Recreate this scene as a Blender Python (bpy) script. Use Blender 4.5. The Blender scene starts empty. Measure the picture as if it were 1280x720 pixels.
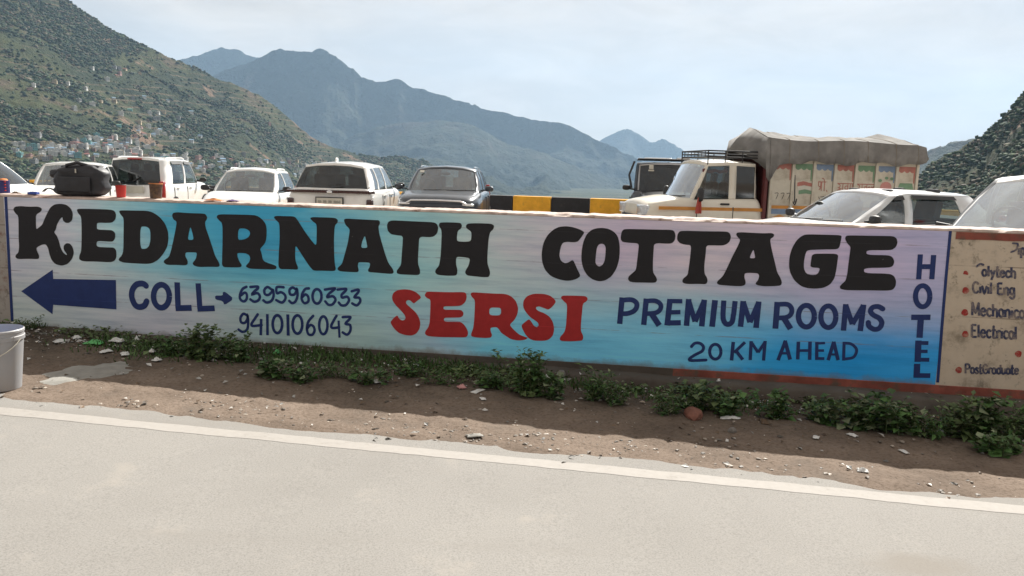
import bpy, bmesh, math, random
import numpy as np
from mathutils import Vector, Matrix
from mathutils.geometry import tessellate_polygon
from mathutils.bvhtree import BVHTree

R = math.radians
random.seed(11)
RS = np.random.RandomState(5)
scene = bpy.context.scene

# ------------------------------------------------------------------ camera
F_PX = 1005.0                      # focal length in pixels of the 1280 px wide photograph
CAM = Vector((0.0, 0.0, 1.6))
PITCH, ROLL = R(8.4), 0.028
_f = Vector((0, math.cos(PITCH), -math.sin(PITCH)))
_u0 = Vector((0, math.sin(PITCH), math.cos(PITCH)))
_r0 = Vector((1, 0, 0))
_r = _r0 * math.cos(ROLL) + _u0 * math.sin(ROLL)
_u = _u0 * math.cos(ROLL) - _r0 * math.sin(ROLL)
cam_data = bpy.data.cameras.new('camera')
cam_data.sensor_width = 36.0
cam_data.lens = 36.0 * F_PX / 1280.0
cam_data.clip_start = 0.1
cam_data.clip_end = 80000.0
cam = bpy.data.objects.new('camera', cam_data)
scene.collection.objects.link(cam)
cam.matrix_world = Matrix(((_r.x, _u.x, -_f.x, CAM.x), (_r.y, _u.y, -_f.y, CAM.y),
                           (_r.z, _u.z, -_f.z, CAM.z), (0, 0, 0, 1)))
scene.camera = cam

# ------------------------------------------------------------------ sky, sun, exposure
SUN_EL, SUN_AZ = R(40.0), R(24.0)          # azimuth clockwise from +Y, seen from above
world = bpy.data.worlds.new('World')
scene.world = world
world.use_nodes = True
wn, wl = world.node_tree.nodes, world.node_tree.links
wn.clear()
w_out = wn.new('ShaderNodeOutputWorld')
w_bg = wn.new('ShaderNodeBackground')
w_sky = wn.new('ShaderNodeTexSky')
w_sky.sky_type = 'NISHITA'
w_sky.sun_disc = False
w_sky.sun_elevation = SUN_EL
w_sky.sun_rotation = SUN_AZ
w_sky.altitude = 1200
w_sky.air_density = 1.0
w_sky.dust_density = 2.5
w_sky.ozone_density = 1.0
# thin high cloud veil over the whole sky
w_tc = wn.new('ShaderNodeTexCoord')
w_map = wn.new('ShaderNodeMapping'); w_map.inputs['Scale'].default_value = (1.6, 1.6, 5.5)
w_noise = wn.new('ShaderNodeTexNoise')
w_noise.inputs['Scale'].default_value = 2.4; w_noise.inputs['Detail'].default_value = 7; w_noise.inputs['Roughness'].default_value = 0.58
w_ramp = wn.new('ShaderNodeValToRGB')
w_ramp.color_ramp.elements[0].position = 0.40; w_ramp.color_ramp.elements[0].color = (0.76, 0.76, 0.76, 1)
w_ramp.color_ramp.elements[1].position = 0.68; w_ramp.color_ramp.elements[1].color = (1.0, 1.0, 1.0, 1)
w_mix = wn.new('ShaderNodeMixRGB')
w_n2 = wn.new('ShaderNodeTexNoise'); w_n2.inputs['Scale'].default_value = 4.2; w_n2.inputs['Detail'].default_value = 9; w_n2.inputs['Roughness'].default_value = 0.6; w_n2.inputs['Distortion'].default_value = 0.5
w_r2 = wn.new('ShaderNodeValToRGB')
w_r2.color_ramp.elements[0].position = 0.38; w_r2.color_ramp.elements[0].color = (9.5, 8.1, 6.7, 1)
w_r2.color_ramp.elements[1].position = 0.66; w_r2.color_ramp.elements[1].color = (12.0, 10.5, 8.9, 1)
wl.new(w_map.outputs['Vector'], w_n2.inputs['Vector']); wl.new(w_n2.outputs['Fac'], w_r2.inputs['Fac']); wl.new(w_r2.outputs['Color'], w_mix.inputs['Color2'])
wl.new(w_tc.outputs['Generated'], w_map.inputs['Vector'])
wl.new(w_map.outputs['Vector'], w_noise.inputs['Vector'])
wl.new(w_noise.outputs['Fac'], w_ramp.inputs['Fac'])
wl.new(w_ramp.outputs['Color'], w_mix.inputs['Fac'])
wl.new(w_sky.outputs['Color'], w_mix.inputs['Color1'])
wl.new(w_mix.outputs['Color'], w_bg.inputs['Color'])
w_bg.inputs['Strength'].default_value = 0.039
wl.new(w_bg.outputs['Background'], w_out.inputs['Surface'])

sun_data = bpy.data.lights.new('sun', 'SUN')
sun_data.energy = 5.0
sun_data.angle = R(0.53)
sun_data.color = (1.0, 0.965, 0.90)
sun = bpy.data.objects.new('sun', sun_data)
scene.collection.objects.link(sun)
_to_sun = Vector((math.sin(SUN_AZ) * math.cos(SUN_EL), math.cos(SUN_AZ) * math.cos(SUN_EL), math.sin(SUN_EL)))
sun.rotation_euler = _to_sun.to_track_quat('Z', 'Y').to_euler()
sun.location = (40, 60, 60)

scene.view_settings.view_transform = 'Standard'
scene.view_settings.look = 'None'
scene.view_settings.gamma = 1.0
scene.view_settings.exposure = 1.0
scene.view_settings.use_curve_mapping = False
scene.render.engine = 'CYCLES'
scene.cycles.use_denoising = True
scene.cycles.max_bounces = 8
scene.cycles.transparent_max_bounces = 16
scene.cycles.volume_bounces = 0
scene.cycles.caustics_reflective = False
scene.cycles.caustics_refractive = False

# ------------------------------------------------------------------ helpers
def ray(px, py):
    return (_f + _r * ((px - 640.0) / F_PX) + _u * ((360.0 - py) / F_PX))

def on_z(px, py, z=0.0):
    d = ray(px, py)
    return CAM + d * ((z - CAM.z) / d.z)

def at_y(px, py, y):
    d = ray(px, py)
    return CAM + d * (y / d.y)

def at_dist(px, py, dist):
    d = ray(px, py)
    return CAM + d * (dist / math.hypot(d.x, d.y))

def tag(o, label=None, cat=None, group=None, kind=None):
    if label: o['label'] = label
    if cat: o['category'] = cat
    if group: o['group'] = group
    if kind: o['kind'] = kind
    return o

def empty(name, loc=(0, 0, 0), rz=0.0):
    o = bpy.data.objects.new(name, None)
    scene.collection.objects.link(o)
    o.empty_display_size = 0.2
    o.location = loc
    o.rotation_euler = (0, 0, rz)
    return o

def smooth(me, angle=40):
    me.polygons.foreach_set('use_smooth', [True] * len(me.polygons))
    try:
        me.set_sharp_from_angle(angle=R(angle))
    except Exception:
        pass

class MB:
    """collects shapes into one mesh"""
    def __init__(s):
        s.v, s.f, s.m = [], [], []
    def add(s, verts, faces, mi=0):
        b = len(s.v)
        s.v.extend([tuple(p) for p in verts])
        for f in faces:
            s.f.append(tuple(b + i for i in f)); s.m.append(mi)
    def box(s, c, d, mi=0, rz=0.0, bev=0.0, rot=None):
        """box centred at c with full sizes d; optional chamfer"""
        hx, hy, hz = d[0] / 2, d[1] / 2, d[2] / 2
        if rot is None: rot = Matrix.Rotation(rz, 3, 'Z')
        c = Vector(c)
        if bev <= 0:
            P = [(-hx, -hy, -hz), (hx, -hy, -hz), (hx, hy, -hz), (-hx, hy, -hz), (-hx, -hy, hz), (hx, -hy, hz), (hx, hy, hz), (-hx, hy, hz)]
            Fc = [(0, 3, 2, 1), (4, 5, 6, 7), (0, 1, 5, 4), (1, 2, 6, 5), (2, 3, 7, 6), (3, 0, 4, 7)]
            s.add([c + rot @ Vector(p) for p in P], Fc, mi)
        else:
            b = min(bev, hx * .95, hy * .95, hz * .95)
            bm = bmesh.new()
            bmesh.ops.create_cube(bm, size=1.0)
            for v in bm.verts: v.co = Vector((v.co.x * d[0], v.co.y * d[1], v.co.z * d[2]))
            bmesh.ops.bevel(bm, geom=bm.edges[:], offset=b, segments=2, affect='EDGES', profile=0.6)
            bm.verts.index_update()
            s.add([c + rot @ v.co for v in bm.verts], [[v.index for v in f.verts] for f in bm.faces], mi)
            bm.free()
    def tube(s, pts, r, n=8, mi=0, closed=False, cap=True):
        pts = [Vector(p) for p in pts]
        k = len(pts)
        rr = r if isinstance(r, (list, tuple)) else [r] * k
        V, Fc = [], []
        ref = None
        for i, p in enumerate(pts):
            if closed: t = pts[(i + 1) % k] - pts[i - 1]
            else: t = pts[min(i + 1, k - 1)] - pts[max(i - 1, 0)]
            if t.length < 1e-9: t = Vector((0, 0, 1))
            t.normalize()
            if ref is None:
                ref = t.orthogonal().normalized()
            else:
                ref = (ref - t * ref.dot(t))
                ref = ref.normalized() if ref.length > 1e-6 else t.orthogonal().normalized()
            bi = t.cross(ref)
            for j in range(n):
                a = 2 * math.pi * j / n
                V.append(p + (ref * math.cos(a) + bi * math.sin(a)) * rr[i])
        for i in range(k if closed else k - 1):
            i2 = (i + 1) % k
            for j in range(n):
                j2 = (j + 1) % n
                Fc.append((i * n + j, i * n + j2, i2 * n + j2, i2 * n + j))
        if cap and not closed:
            Fc.append(tuple(range(n - 1, -1, -1)))
            Fc.append(tuple((k - 1) * n + j for j in range(n)))
        s.add(V, Fc, mi)
    def lathe(s, prof, n=24, mi=0, axis='Z', o=(0, 0, 0)):
        """prof = [(radius, height)]"""
        o = Vector(o)
        V, Fc = [], []
        for (r_, h_) in prof:
            for j in range(n):
                a = 2 * math.pi * j / n
                p = (r_ * math.cos(a), r_ * math.sin(a), h_)
                if axis == 'Y': p = (p[0], p[2], p[1])
                V.append(o + Vector(p))
        for i in range(len(prof) - 1):
            for j in range(n):
                j2 = (j + 1) % n
                q = (i * n + j, i * n + j2, (i + 1) * n + j2, (i + 1) * n + j)
                Fc.append(q if axis == 'Z' else q[::-1])
        s.add(V, Fc, mi)
    def ellipsoid(s, c, d, nu=14, nv=9, mi=0, p=1.0):
        """superellipsoid: p < 1 boxier"""
        c = Vector(c)
        sg = lambda t: math.copysign(abs(t) ** p, t)
        V, Fc = [], []
        for i in range(nv + 1):
            ph = -math.pi / 2 + math.pi * i / nv
            for j in range(nu):
                th = 2 * math.pi * j / nu
                V.append(c + Vector((d[0] / 2 * sg(math.cos(ph)) * sg(math.cos(th)), d[1] / 2 * sg(math.cos(ph)) * sg(math.sin(th)), d[2] / 2 * sg(math.sin(ph)))))
        for i in range(nv):
            for j in range(nu):
                j2 = (j + 1) % nu
                Fc.append((i * nu + j, i * nu + j2, (i + 1) * nu + j2, (i + 1) * nu + j))
        s.add(V, Fc, mi)
    def grid(s, rows, mi=0, flip=False):
        """rows: list of equally long lists of points"""
        n = len(rows[0])
        V = [p for r_ in rows for p in r_]
        Fc = []
        for i in range(len(rows) - 1):
            for j in range(n - 1):
                q = (i * n + j, i * n + j + 1, (i + 1) * n + j + 1, (i + 1) * n + j)
                Fc.append(q[::-1] if flip else q)
        s.add(V, Fc, mi)
    def mesh(s, name, mats, sm=None, merge=0.0):
        me = bpy.data.meshes.new(name)
        me.from_pydata(s.v, [], s.f)
        if not isinstance(mats, (list, tuple)): mats = [mats]
        for m in mats: me.materials.append(m)
        if len(mats) > 1: me.polygons.foreach_set('material_index', s.m)
        if merge > 0:
            bm = bmesh.new(); bm.from_mesh(me)
            bmesh.ops.remove_doubles(bm, verts=bm.verts[:], dist=merge)
            bmesh.ops.recalc_face_normals(bm, faces=bm.faces[:])
            bm.to_mesh(me); bm.free()
        me.update()
        if sm is not None: smooth(me, sm)
        return me
    def build(s, name, mats, parent=None, sm=None, merge=0.0):
        o = bpy.data.objects.new(name, s.mesh(name, mats, sm, merge))
        scene.collection.objects.link(o)
        if parent is not None: o.parent = parent
        return o

def link_mesh(name, me, parent=None, loc=None):
    o = bpy.data.objects.new(name, me)
    scene.collection.objects.link(o)
    if parent is not None: o.parent = parent
    if loc is not None: o.location = loc
    return o

def copy_tree(o, parent=None):
    c = o.copy(); scene.collection.objects.link(c); c.parent = parent
    for ch in list(o.children): copy_tree(ch, c)
    return c

# numpy value noise
def _hash(ix, iy, seed):
    h = (ix.astype(np.int64) * 374761393 + iy.astype(np.int64) * 668265263 + seed * 974711) & 0x7fffffff
    h = ((h ^ (h >> 13)) * 1274126177) & 0x7fffffff
    h = h ^ (h >> 16)
    return (h & 0xffff) / 65535.0

def vnoise(x, y, seed=0):
    x = np.asarray(x, float); y = np.asarray(y, float)
    ix, iy = np.floor(x), np.floor(y)
    fx, fy = x - ix, y - iy
    fx = fx * fx * fx * (fx * (fx * 6 - 15) + 10); fy = fy * fy * fy * (fy * (fy * 6 - 15) + 10)
    a, b = _hash(ix, iy, seed), _hash(ix + 1, iy, seed)
    c, d = _hash(ix, iy + 1, seed), _hash(ix + 1, iy + 1, seed)
    return (a + (b - a) * fx) * (1 - fy) + (c + (d - c) * fx) * fy

def fbm(x, y, octv=5, seed=0, gain=0.5):
    t, a, n = 0.0, 1.0, 0.0
    for k in range(octv):
        t = t + a * vnoise(x * 2 ** k + k * 17.3, y * 2 ** k - k * 9.1, seed + k); n += a; a *= gain
    return t / n

def ridged(x, y, octv=4, seed=0):
    t, a, n = 0.0, 1.0, 0.0
    for k in range(octv):
        t = t + a * (1 - np.abs(2 * vnoise(x * 2 ** k + k * 31.7, y * 2 ** k + k * 5.9, seed + k) - 1)); n += a; a *= 0.5
    return t / n

# materials ---------------------------------------------------------------
def new_mat(name):
    m = bpy.data.materials.new(name); m.use_nodes = True
    nt = m.node_tree
    return m, nt.nodes, nt.links, nt.nodes['Principled BSDF']

def noise_node(n, l, scale, detail=4, rough=0.55, coord='Object', stretch=None, dist=0.0):
    tc = n.new('ShaderNodeTexCoord')
    src = tc.outputs[coord]
    if stretch:
        mp = n.new('ShaderNodeMapping'); mp.inputs['Scale'].default_value = stretch
        l.new(src, mp.inputs['Vector']); src = mp.outputs['Vector']
    t = n.new('ShaderNodeTexNoise')
    t.inputs['Scale'].default_value = scale; t.inputs['Detail'].default_value = detail
    t.inputs['Roughness'].default_value = rough; t.inputs['Distortion'].default_value = dist
    l.new(src, t.inputs['Vector'])
    return t

def ramp(n, l, src, stops):
    r_ = n.new('ShaderNodeValToRGB')
    e = r_.color_ramp.elements
    while len(e) < len(stops): e.new(0.5)
    for k, (p, c) in enumerate(stops):
        e[k].position = p; e[k].color = (c[0], c[1], c[2], 1) if len(c) == 3 else c
    l.new(src, r_.inputs['Fac'])
    return r_

def mixc(n, l, fac, a, b, mode='MIX'):
    m = n.new('ShaderNodeMixRGB'); m.blend_type = mode
    for sock, val in ((m.inputs['Fac'], fac), (m.inputs['Color1'], a), (m.inputs['Color2'], b)):
        if hasattr(val, 'links') or hasattr(val, 'is_linked'): l.new(val, sock)
        elif isinstance(val, (int, float)): sock.default_value = val
        else: sock.default_value = (val[0], val[1], val[2], 1)
    return m.outputs['Color']

def bump(n, l, b, src, strength=0.3, dist=0.02):
    bp = n.new('ShaderNodeBump'); bp.inputs['Strength'].default_value = strength; bp.inputs['Distance'].default_value = dist
    l.new(src, bp.inputs['Height']); l.new(bp.outputs['Normal'], b.inputs['Normal'])

def simple(name, col, rough=0.5, metal=0.0, var=0.12, scale=6.0, bmp=0.0, spec=0.5, coat=0.0, dirt=None):
    """a plain colour with procedural mottling and optional dirt"""
    m, n, l, b = new_mat(name)
    t = noise_node(n, l, scale, 5)
    lo = [c * (1 - var) for c in col]; hi = [min(1, c * (1 + var)) for c in col]
    c = ramp(n, l, t.outputs['Fac'], [(0.3, lo), (0.7, hi)]).outputs['Color']
    if dirt:
        t2 = noise_node(n, l, dirt[1], 6, 0.65)
        k = ramp(n, l, t2.outputs['Fac'], [(dirt[2], (0, 0, 0)), (dirt[3], (1, 1, 1))])
        c = mixc(n, l, k.outputs['Color'], c, dirt[0])
    l.new(c, b.inputs['Base Color'])
    b.inputs['Roughness'].default_value = rough; b.inputs['Metallic'].default_value = metal
    b.inputs['Specular IOR Level'].default_value = spec
    b.inputs['Coat Weight'].default_value = coat; b.inputs['Coat Roughness'].default_value = 0.06
    if bmp: bump(n, l, b, t.outputs['Fac'], bmp)
    return m

# ------------------------------------------------------------------ mountains
def spline(pts, n):
    """Catmull-Rom through pts (tuples), n samples"""
    P = np.array(pts, float)
    t = np.linspace(0, len(P) - 1, n)
    i = np.clip(t.astype(int), 0, len(P) - 2); f = (t - i)[:, None]
    p0, p1, p2, p3 = P[np.clip(i - 1, 0, len(P) - 1)], P[i], P[i + 1], P[np.clip(i + 2, 0, len(P) - 1)]
    return 0.5 * ((2 * p1) + (-p0 + p2) * f + (2 * p0 - 5 * p1 + 4 * p2 - p3) * f ** 2 + (-p0 + 3 * p1 - 3 * p2 + p3) * f ** 3)

def hill_material(name, forest, grass, earth, rock, s1, s2, rockiness=0.62, terr=False):
    m, n, l, b = new_mat(name)
    a = noise_node(n, l, s1, 8, 0.62, dist=0.4)
    c1 = ramp(n, l, a.outputs['Fac'], [(0.34, forest), (0.50, [(x + y) / 2 for x, y in zip(forest, grass)]), (0.57, grass), (0.66, earth)])
    d = noise_node(n, l, s2, 6, 0.7)
    c2 = ramp(n, l, d.outputs['Fac'], [(0.30, [x * 0.55 for x in forest]), (0.55, (0.5, 0.5, 0.5)), (0.78, [min(1, x * 2.2) for x in earth])])
    c = mixc(n, l, 0.42, c1.outputs['Color'], c2.outputs['Color'], 'OVERLAY')
    e = noise_node(n, l, s1 * 1.7, 7, 0.6, stretch=(1, 1, 0.45))
    if terr:
        tc = n.new('ShaderNodeTexCoord'); sx = n.new('ShaderNodeSeparateXYZ'); l.new(tc.outputs['Object'], sx.inputs[0])
        wv = n.new('ShaderNodeMath'); wv.operation = 'MULTIPLY_ADD'; wv.inputs[1].default_value = 9.0; l.new(a.outputs['Fac'], wv.inputs[0])
        zs = n.new('ShaderNodeMath'); zs.operation = 'MULTIPLY'; zs.inputs[1].default_value = 0.42; l.new(sx.outputs['Z'], zs.inputs[0]); l.new(zs.outputs[0], wv.inputs[2])
        si = n.new('ShaderNodeMath'); si.operation = 'SINE'; l.new(wv.outputs[0], si.inputs[0])
        tr = ramp(n, l, si.outputs[0], [(0.55, (0, 0, 0)), (0.95, (1, 1, 1))])
        tm = noise_node(n, l, s1 * 0.9, 5, 0.6); tk = ramp(n, l, tm.outputs['Fac'], [(0.46, (0, 0, 0)), (0.56, (0.75, 0.75, 0.75))])
        c = mixc(n, l, mixc(n, l, 1.0, tr.outputs['Color'], tk.outputs['Color'], 'MULTIPLY'), c, [x * 1.25 for x in earth])
    k = ramp(n, l, e.outputs['Fac'], [(rockiness, (0, 0, 0)), (rockiness + 0.05, (1, 1, 1))])
    c = mixc(n, l, k.outputs['Color'], c, rock)
    l.new(c, b.inputs['Base Color'])
    b.inputs['Roughness'].default_value = 0.95; b.inputs['Specular IOR Level'].default_value = 0.1
    bump(n, l, b, d.outputs['Fac'], 0.9, 1.2 / s2)
    return m

def ridge_hill(name, ridge, foot, zf, nu, nv, carve, freq, mat, seed, back=900.0, backdrop=500.0, power=1.15, jit=0.0):
    """ridge = [(px, py, distance)], foot = [(px, distance)]: a slope that runs from a crest line down to the valley"""
    rp = spline([tuple(at_dist(*q)) for q in ridge], nu)
    fp = spline([tuple(at_dist(q[0], 250, q[1])) for q in foot], nu)
    rp[:, 2] += jit * (fbm(np.arange(nu) * 0.11, np.zeros(nu), 5, seed + 9) - 0.5) * 2
    rows = []
    for k in range(1, 9):                                       # far side of the crest
        v = (9 - k) / 8.0
        dirn = rp[:, :2] / np.linalg.norm(rp[:, :2], axis=1)[:, None]
        xy = rp[:, :2] + dirn * back * v
        rows.append(np.column_stack([xy, rp[:, 2] - backdrop * v ** 1.1]))
    for k in range(nv):
        v = k / (nv - 1.0)
        xy = rp[:, :2] * (1 - v) + fp[:, :2] * v
        z = zf + (rp[:, 2] - zf) * (1 - v) ** power
        X, Y = xy[:, 0] * freq, xy[:, 1] * freq
        u = np.arange(nu) / nu * np.linalg.norm(rp[0, :2] - rp[-1, :2]) * freq
        g = 0.60 * ridged(u * 1.0 + 0.3 * fbm(X, Y, 3, seed + 3), v * 0.55 + np.zeros(nu), 3, seed) + 0.40 * ridged(X * 1.6, Y * 1.6, 5, seed + 40)
        env = min(1.0, v * 5.0) ** 0.8 * (1 - v) ** 0.5
        z = z - carve * (1 - g) * env - 0.10 * carve * (1 - fbm(X * 9, Y * 9, 4, seed + 60)) * min(1.0, v * 12)
        rows.append(np.column_stack([xy, z]))
    V = np.concatenate(rows)
    nr = len(rows)
    i = np.arange(nr - 1)[:, None] * nu + np.arange(nu - 1)[None, :]
    i = i.ravel()
    Fc = np.column_stack([i, i + 1, i + nu + 1, i + nu])
    me = bpy.data.meshes.new(name)
    me.from_pydata(V.tolist(), [], Fc.tolist())
    me.materials.append(mat)
    me.polygons.foreach_set('use_smooth', [True] * len(me.polygons))
    me.update()
    if me.polygons[len(me.polygons) // 2].normal.z < 0: me.flip_normals()
    o = link_mesh(name, me)
    tag(o, kind='structure')
    return o, V, Fc

M_near_hill = hill_material('near_hillside', (0.036, 0.050, 0.028), (0.078, 0.088, 0.036), (0.130, 0.100, 0.066), (0.23, 0.155, 0.105), 0.0052, 0.050, 0.60, True)
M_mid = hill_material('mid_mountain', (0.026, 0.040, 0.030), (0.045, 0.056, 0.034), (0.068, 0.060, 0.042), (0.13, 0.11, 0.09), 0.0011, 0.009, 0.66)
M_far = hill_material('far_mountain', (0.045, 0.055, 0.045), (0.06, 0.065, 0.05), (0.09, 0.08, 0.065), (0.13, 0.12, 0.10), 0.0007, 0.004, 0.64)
M_right = hill_material('right_hillside', (0.036, 0.048, 0.028), (0.080, 0.085, 0.040), (0.15, 0.115, 0.08), (0.27, 0.20, 0.15), 0.012, 0.12, 0.585)

left_hill, LV, LF = ridge_hill('hillside',
    [(-420, -230, 2300), (-230, -150, 2350), (-60, -92, 2400), (20, -42, 2400), (85, 0, 2400), (135, 35, 2400), (180, 58, 2400), (225, 76, 2420), (280, 101, 2450), (330, 122, 2500),
     (370, 156, 2560), (408, 181, 2600), (440, 190, 2650), (470, 196, 2700), (505, 196, 2750), (530, 201, 2780), (552, 213, 2800), (590, 236, 2800), (660, 262, 2750)],
    [(-520, 760), (-330, 800), (-160, 830), (0, 900), (120, 980), (240, 1080), (340, 1200), (430, 1350), (520, 1500), (640, 1700)],
    -85.0, 460, 240, 95.0, 1 / 420.0, M_near_hill, 3, back=700, backdrop=330, power=1.55, jit=7.0)
mid_mtn, MV, MF = ridge_hill('mountain',
    [(60, 150, 7400), (170, 120, 7300), (250, 100, 7200), (300, 80, 7100), (348, 63, 7000), (374, 66, 7000), (400, 61, 7000), (418, 70, 7000), (438, 84, 7000), (462, 100, 7000), (498, 100, 7000),
     (539, 118, 7000), (583, 127, 7000), (605, 137, 7000), (654, 147, 7000), (698, 153, 7000), (747, 174, 7000), (780, 190, 7000), (803, 202, 7000), (850, 232, 6900), (930, 262, 6700)],
    [(0, 4200), (250, 4300), (420, 4400), (560, 4500), (700, 4600), (840, 4800), (980, 4900)],
    -120.0, 420, 170, 860.0, 1 / 1150.0, M_mid, 21, back=1800, backdrop=900, power=1.1, jit=26.0)
spur_mtn, SV, SF = ridge_hill('mountain_spur',
    [(330, 222, 6350), (400, 190, 6250), (450, 167, 6200), (490, 155, 6150), (530, 152, 6100), (572, 152, 6050), (605, 163, 6000), (637, 181, 5950), (670, 188, 5900), (708, 204, 5850), (747, 220, 5800), (776, 231, 5750), (840, 258, 5650)],
    [(300, 3000), (420, 2700), (520, 2000), (620, 1700), (740, 1700), (900, 1750)],
    -120.0, 300, 110, 420.0, 1 / 700.0, M_mid, 33, back=700, backdrop=420, power=1.5, jit=16.0)
back_peak, _, _ = ridge_hill('mountain_peak',
    [(120, 120, 9000), (190, 92, 8950), (228, 74, 8900), (255, 66, 8900), (282, 60, 8900), (309, 67, 8900), (335, 75, 8900), (400, 100, 8900), (480, 130, 8900)],
    [(60, 7900), (250, 7900), (400, 7900), (540, 7900)],
    -120.0, 160, 60, 500.0, 1 / 1500.0, M_mid, 45, back=2000, backdrop=900, jit=22.0)
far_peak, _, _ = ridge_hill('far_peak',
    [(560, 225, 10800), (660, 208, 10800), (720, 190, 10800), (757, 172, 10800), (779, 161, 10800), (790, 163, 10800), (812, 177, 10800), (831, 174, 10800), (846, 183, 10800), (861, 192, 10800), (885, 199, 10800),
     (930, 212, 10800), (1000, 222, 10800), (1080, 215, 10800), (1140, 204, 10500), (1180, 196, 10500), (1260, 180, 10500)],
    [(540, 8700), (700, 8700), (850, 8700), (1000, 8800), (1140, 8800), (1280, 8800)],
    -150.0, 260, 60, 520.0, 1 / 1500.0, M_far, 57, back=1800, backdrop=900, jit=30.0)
right_ridge, _, _ = ridge_hill('side_ridge',
    [(1090, 232, 3600), (1130, 208, 3500), (1156, 191, 3400), (1179, 183, 3300), (1194, 178, 3300), (1240, 168, 3300), (1320, 150, 3200), (1450, 120, 3100)],
    [(1060, 2300), (1160, 2200), (1280, 2100), (1480, 2000)],
    -120.0, 160, 70, 130.0, 1 / 500.0, M_mid, 63, back=700, backdrop=420, jit=12.0)
right_hill, RV, RF = ridge_hill('tree_covered_hillside',
    [(1105, 246, 820), (1135, 232, 820), (1150, 218, 820), (1169, 203, 815), (1186, 193, 810), (1211, 179, 800), (1230, 169, 790), (1240, 158, 780), (1254, 146, 770), (1265, 136, 765), (1278, 120, 760), (1330, 82, 750), (1430, 25, 740), (1600, -60, 720)],
    [(1060, 420), (1160, 380), (1260, 340), (1400, 300), (1700, 260)],
    -55.0, 220, 130, 30.0, 1 / 120.0, M_right, 71, back=300, backdrop=150, power=1.15, jit=2.5)

# valley floor that reaches the horizon
def sheet(name, xs, ys, zfun, mat, kind='structure'):
    X, Y = np.meshgrid(np.array(xs, float), np.array(ys, float))
    Z = zfun(X, Y)
    V = np.column_stack([X.ravel(), Y.ravel(), Z.ravel()])
    nx = X.shape[1]
    i = (np.arange(X.shape[0] - 1)[:, None] * nx + np.arange(nx - 1)[None, :]).ravel()
    me = bpy.data.meshes.new(name)
    me.from_pydata(V.tolist(), [], np.column_stack([i, i + 1, i + nx + 1, i + nx]).tolist())
    me.materials.append(mat)
    me.polygons.foreach_set('use_smooth', [True] * len(me.polygons))
    me.update()
    o = link_mesh(name, me)
    tag(o, kind=kind)
    return o, V

M_valley = hill_material('valley_floor', (0.036, 0.050, 0.028), (0.07, 0.08, 0.035), (0.10, 0.08, 0.055), (0.16, 0.13, 0.10), 0.006, 0.07, 0.66)
sheet('valley_ground', np.linspace(-30000, 30000, 80), np.concatenate([np.linspace(-4000, 4000, 50), np.linspace(4800, 30000, 30)]),
      lambda X, Y: -118 + 10 * fbm(X / 900, Y / 900, 4, 81), M_valley)

# ------------------------------------------------------------------ the hillside town
BV = BVHTree.FromPolygons([tuple(v) for v in LV], [tuple(f) for f in LF])
M_win = simple('house_window', (0.03, 0.035, 0.045), 0.3)
M_slab = simple('weathered_concrete_roof', (0.30, 0.29, 0.27), 0.9, var=0.2, scale=0.3)
ROOFS = {'grey flat': M_slab, 'blue tin': simple('blue_tin_roof', (0.16, 0.26, 0.36), 0.6, scale=0.3), 'red tin': simple('red_tin_roof', (0.27, 0.09, 0.07), 0.7, scale=0.3), 'green tin': simple('green_tin_roof', (0.10, 0.24, 0.19), 0.7, scale=0.3)}
WALLS = {'white': simple('white_house_wall', (0.74, 0.73, 0.70), 0.9, scale=0.3), 'cream': simple('cream_house_wall', (0.50, 0.40, 0.26), 0.9, scale=0.3), 'pink': simple('pink_house_wall', (0.46, 0.28, 0.25), 0.9, scale=0.3),
         'turquoise': simple('turquoise_house_wall', (0.16, 0.36, 0.37), 0.9, scale=0.3), 'brown': simple('brown_brick_house_wall', (0.24, 0.16, 0.12), 0.9, scale=0.3), 'grey': simple('grey_house_wall', (0.34, 0.34, 0.34), 0.9, scale=0.3)}
def house_mesh(wc, rc, w, d, st, seed):
    rs = random.Random(seed); q = MB(); h_ = 3.0 * st
    q.box((0, 0, h_ / 2 - 2), (w, d, h_ + 4), 0)
    for s in range(st):
        q.box((0, -0.3, 3.0 * (s + 1)), (w + 0.8, d + 1.2, 0.25), 1)
        n_ = max(2, int(w / 2.6))
        for k in range(n_):
            q.box((-w / 2 + (k + .5) * w / n_, -d / 2 - 0.02, 3.0 * s + 1.6), (1.2, 0.10, 1.4 if rs.random() > .25 else 2.2), 2)
        for k in range(2):
            for sg in (-1, 1): q.box((sg * (w / 2 + 0.02), -d / 4 + k * d / 2, 3.0 * s + 1.6), (0.10, 1.1, 1.3), 2)
    if rc == 'grey flat':
        q.box((0, -d / 2, h_ + 0.45), (w, 0.2, 0.9), 0); q.box((0, d / 2, h_ + 0.45), (w, 0.2, 0.9), 0)
        q.box((w * .2, d * .15, h_ + 1.2), (w * .35, d * .4, 2.2), 0)
    else:
        e_ = 0.7; z_ = h_ + 0.13
        q.add([(-w / 2 - e_, -d / 2 - e_, z_), (w / 2 + e_, -d / 2 - e_, z_), (w / 2 + e_, d / 2 + e_, z_), (-w / 2 - e_, d / 2 + e_, z_), (-w / 2 - e_, 0, z_ + 1.9), (w / 2 + e_, 0, z_ + 1.9)],
              [(0, 1, 5, 4), (2, 3, 4, 5), (1, 2, 5), (3, 0, 4), (0, 3, 2, 1)], 1)
    return q.mesh('house', [WALLS[wc], ROOFS[rc], M_win])
COMBO = [('white', 'grey flat', 3, 7), ('white', 'blue tin', 2, 3), ('cream', 'grey flat', 2, 3), ('pink', 'grey flat', 2, 3), ('turquoise', 'grey flat', 3, 1), ('white', 'red tin', 1, 1), ('brown', 'grey flat', 2, 1), ('grey', 'grey flat', 3, 4), ('turquoise', 'green tin', 1, 0.5), ('cream', 'red tin', 1, 1)]
HM = []
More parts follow.
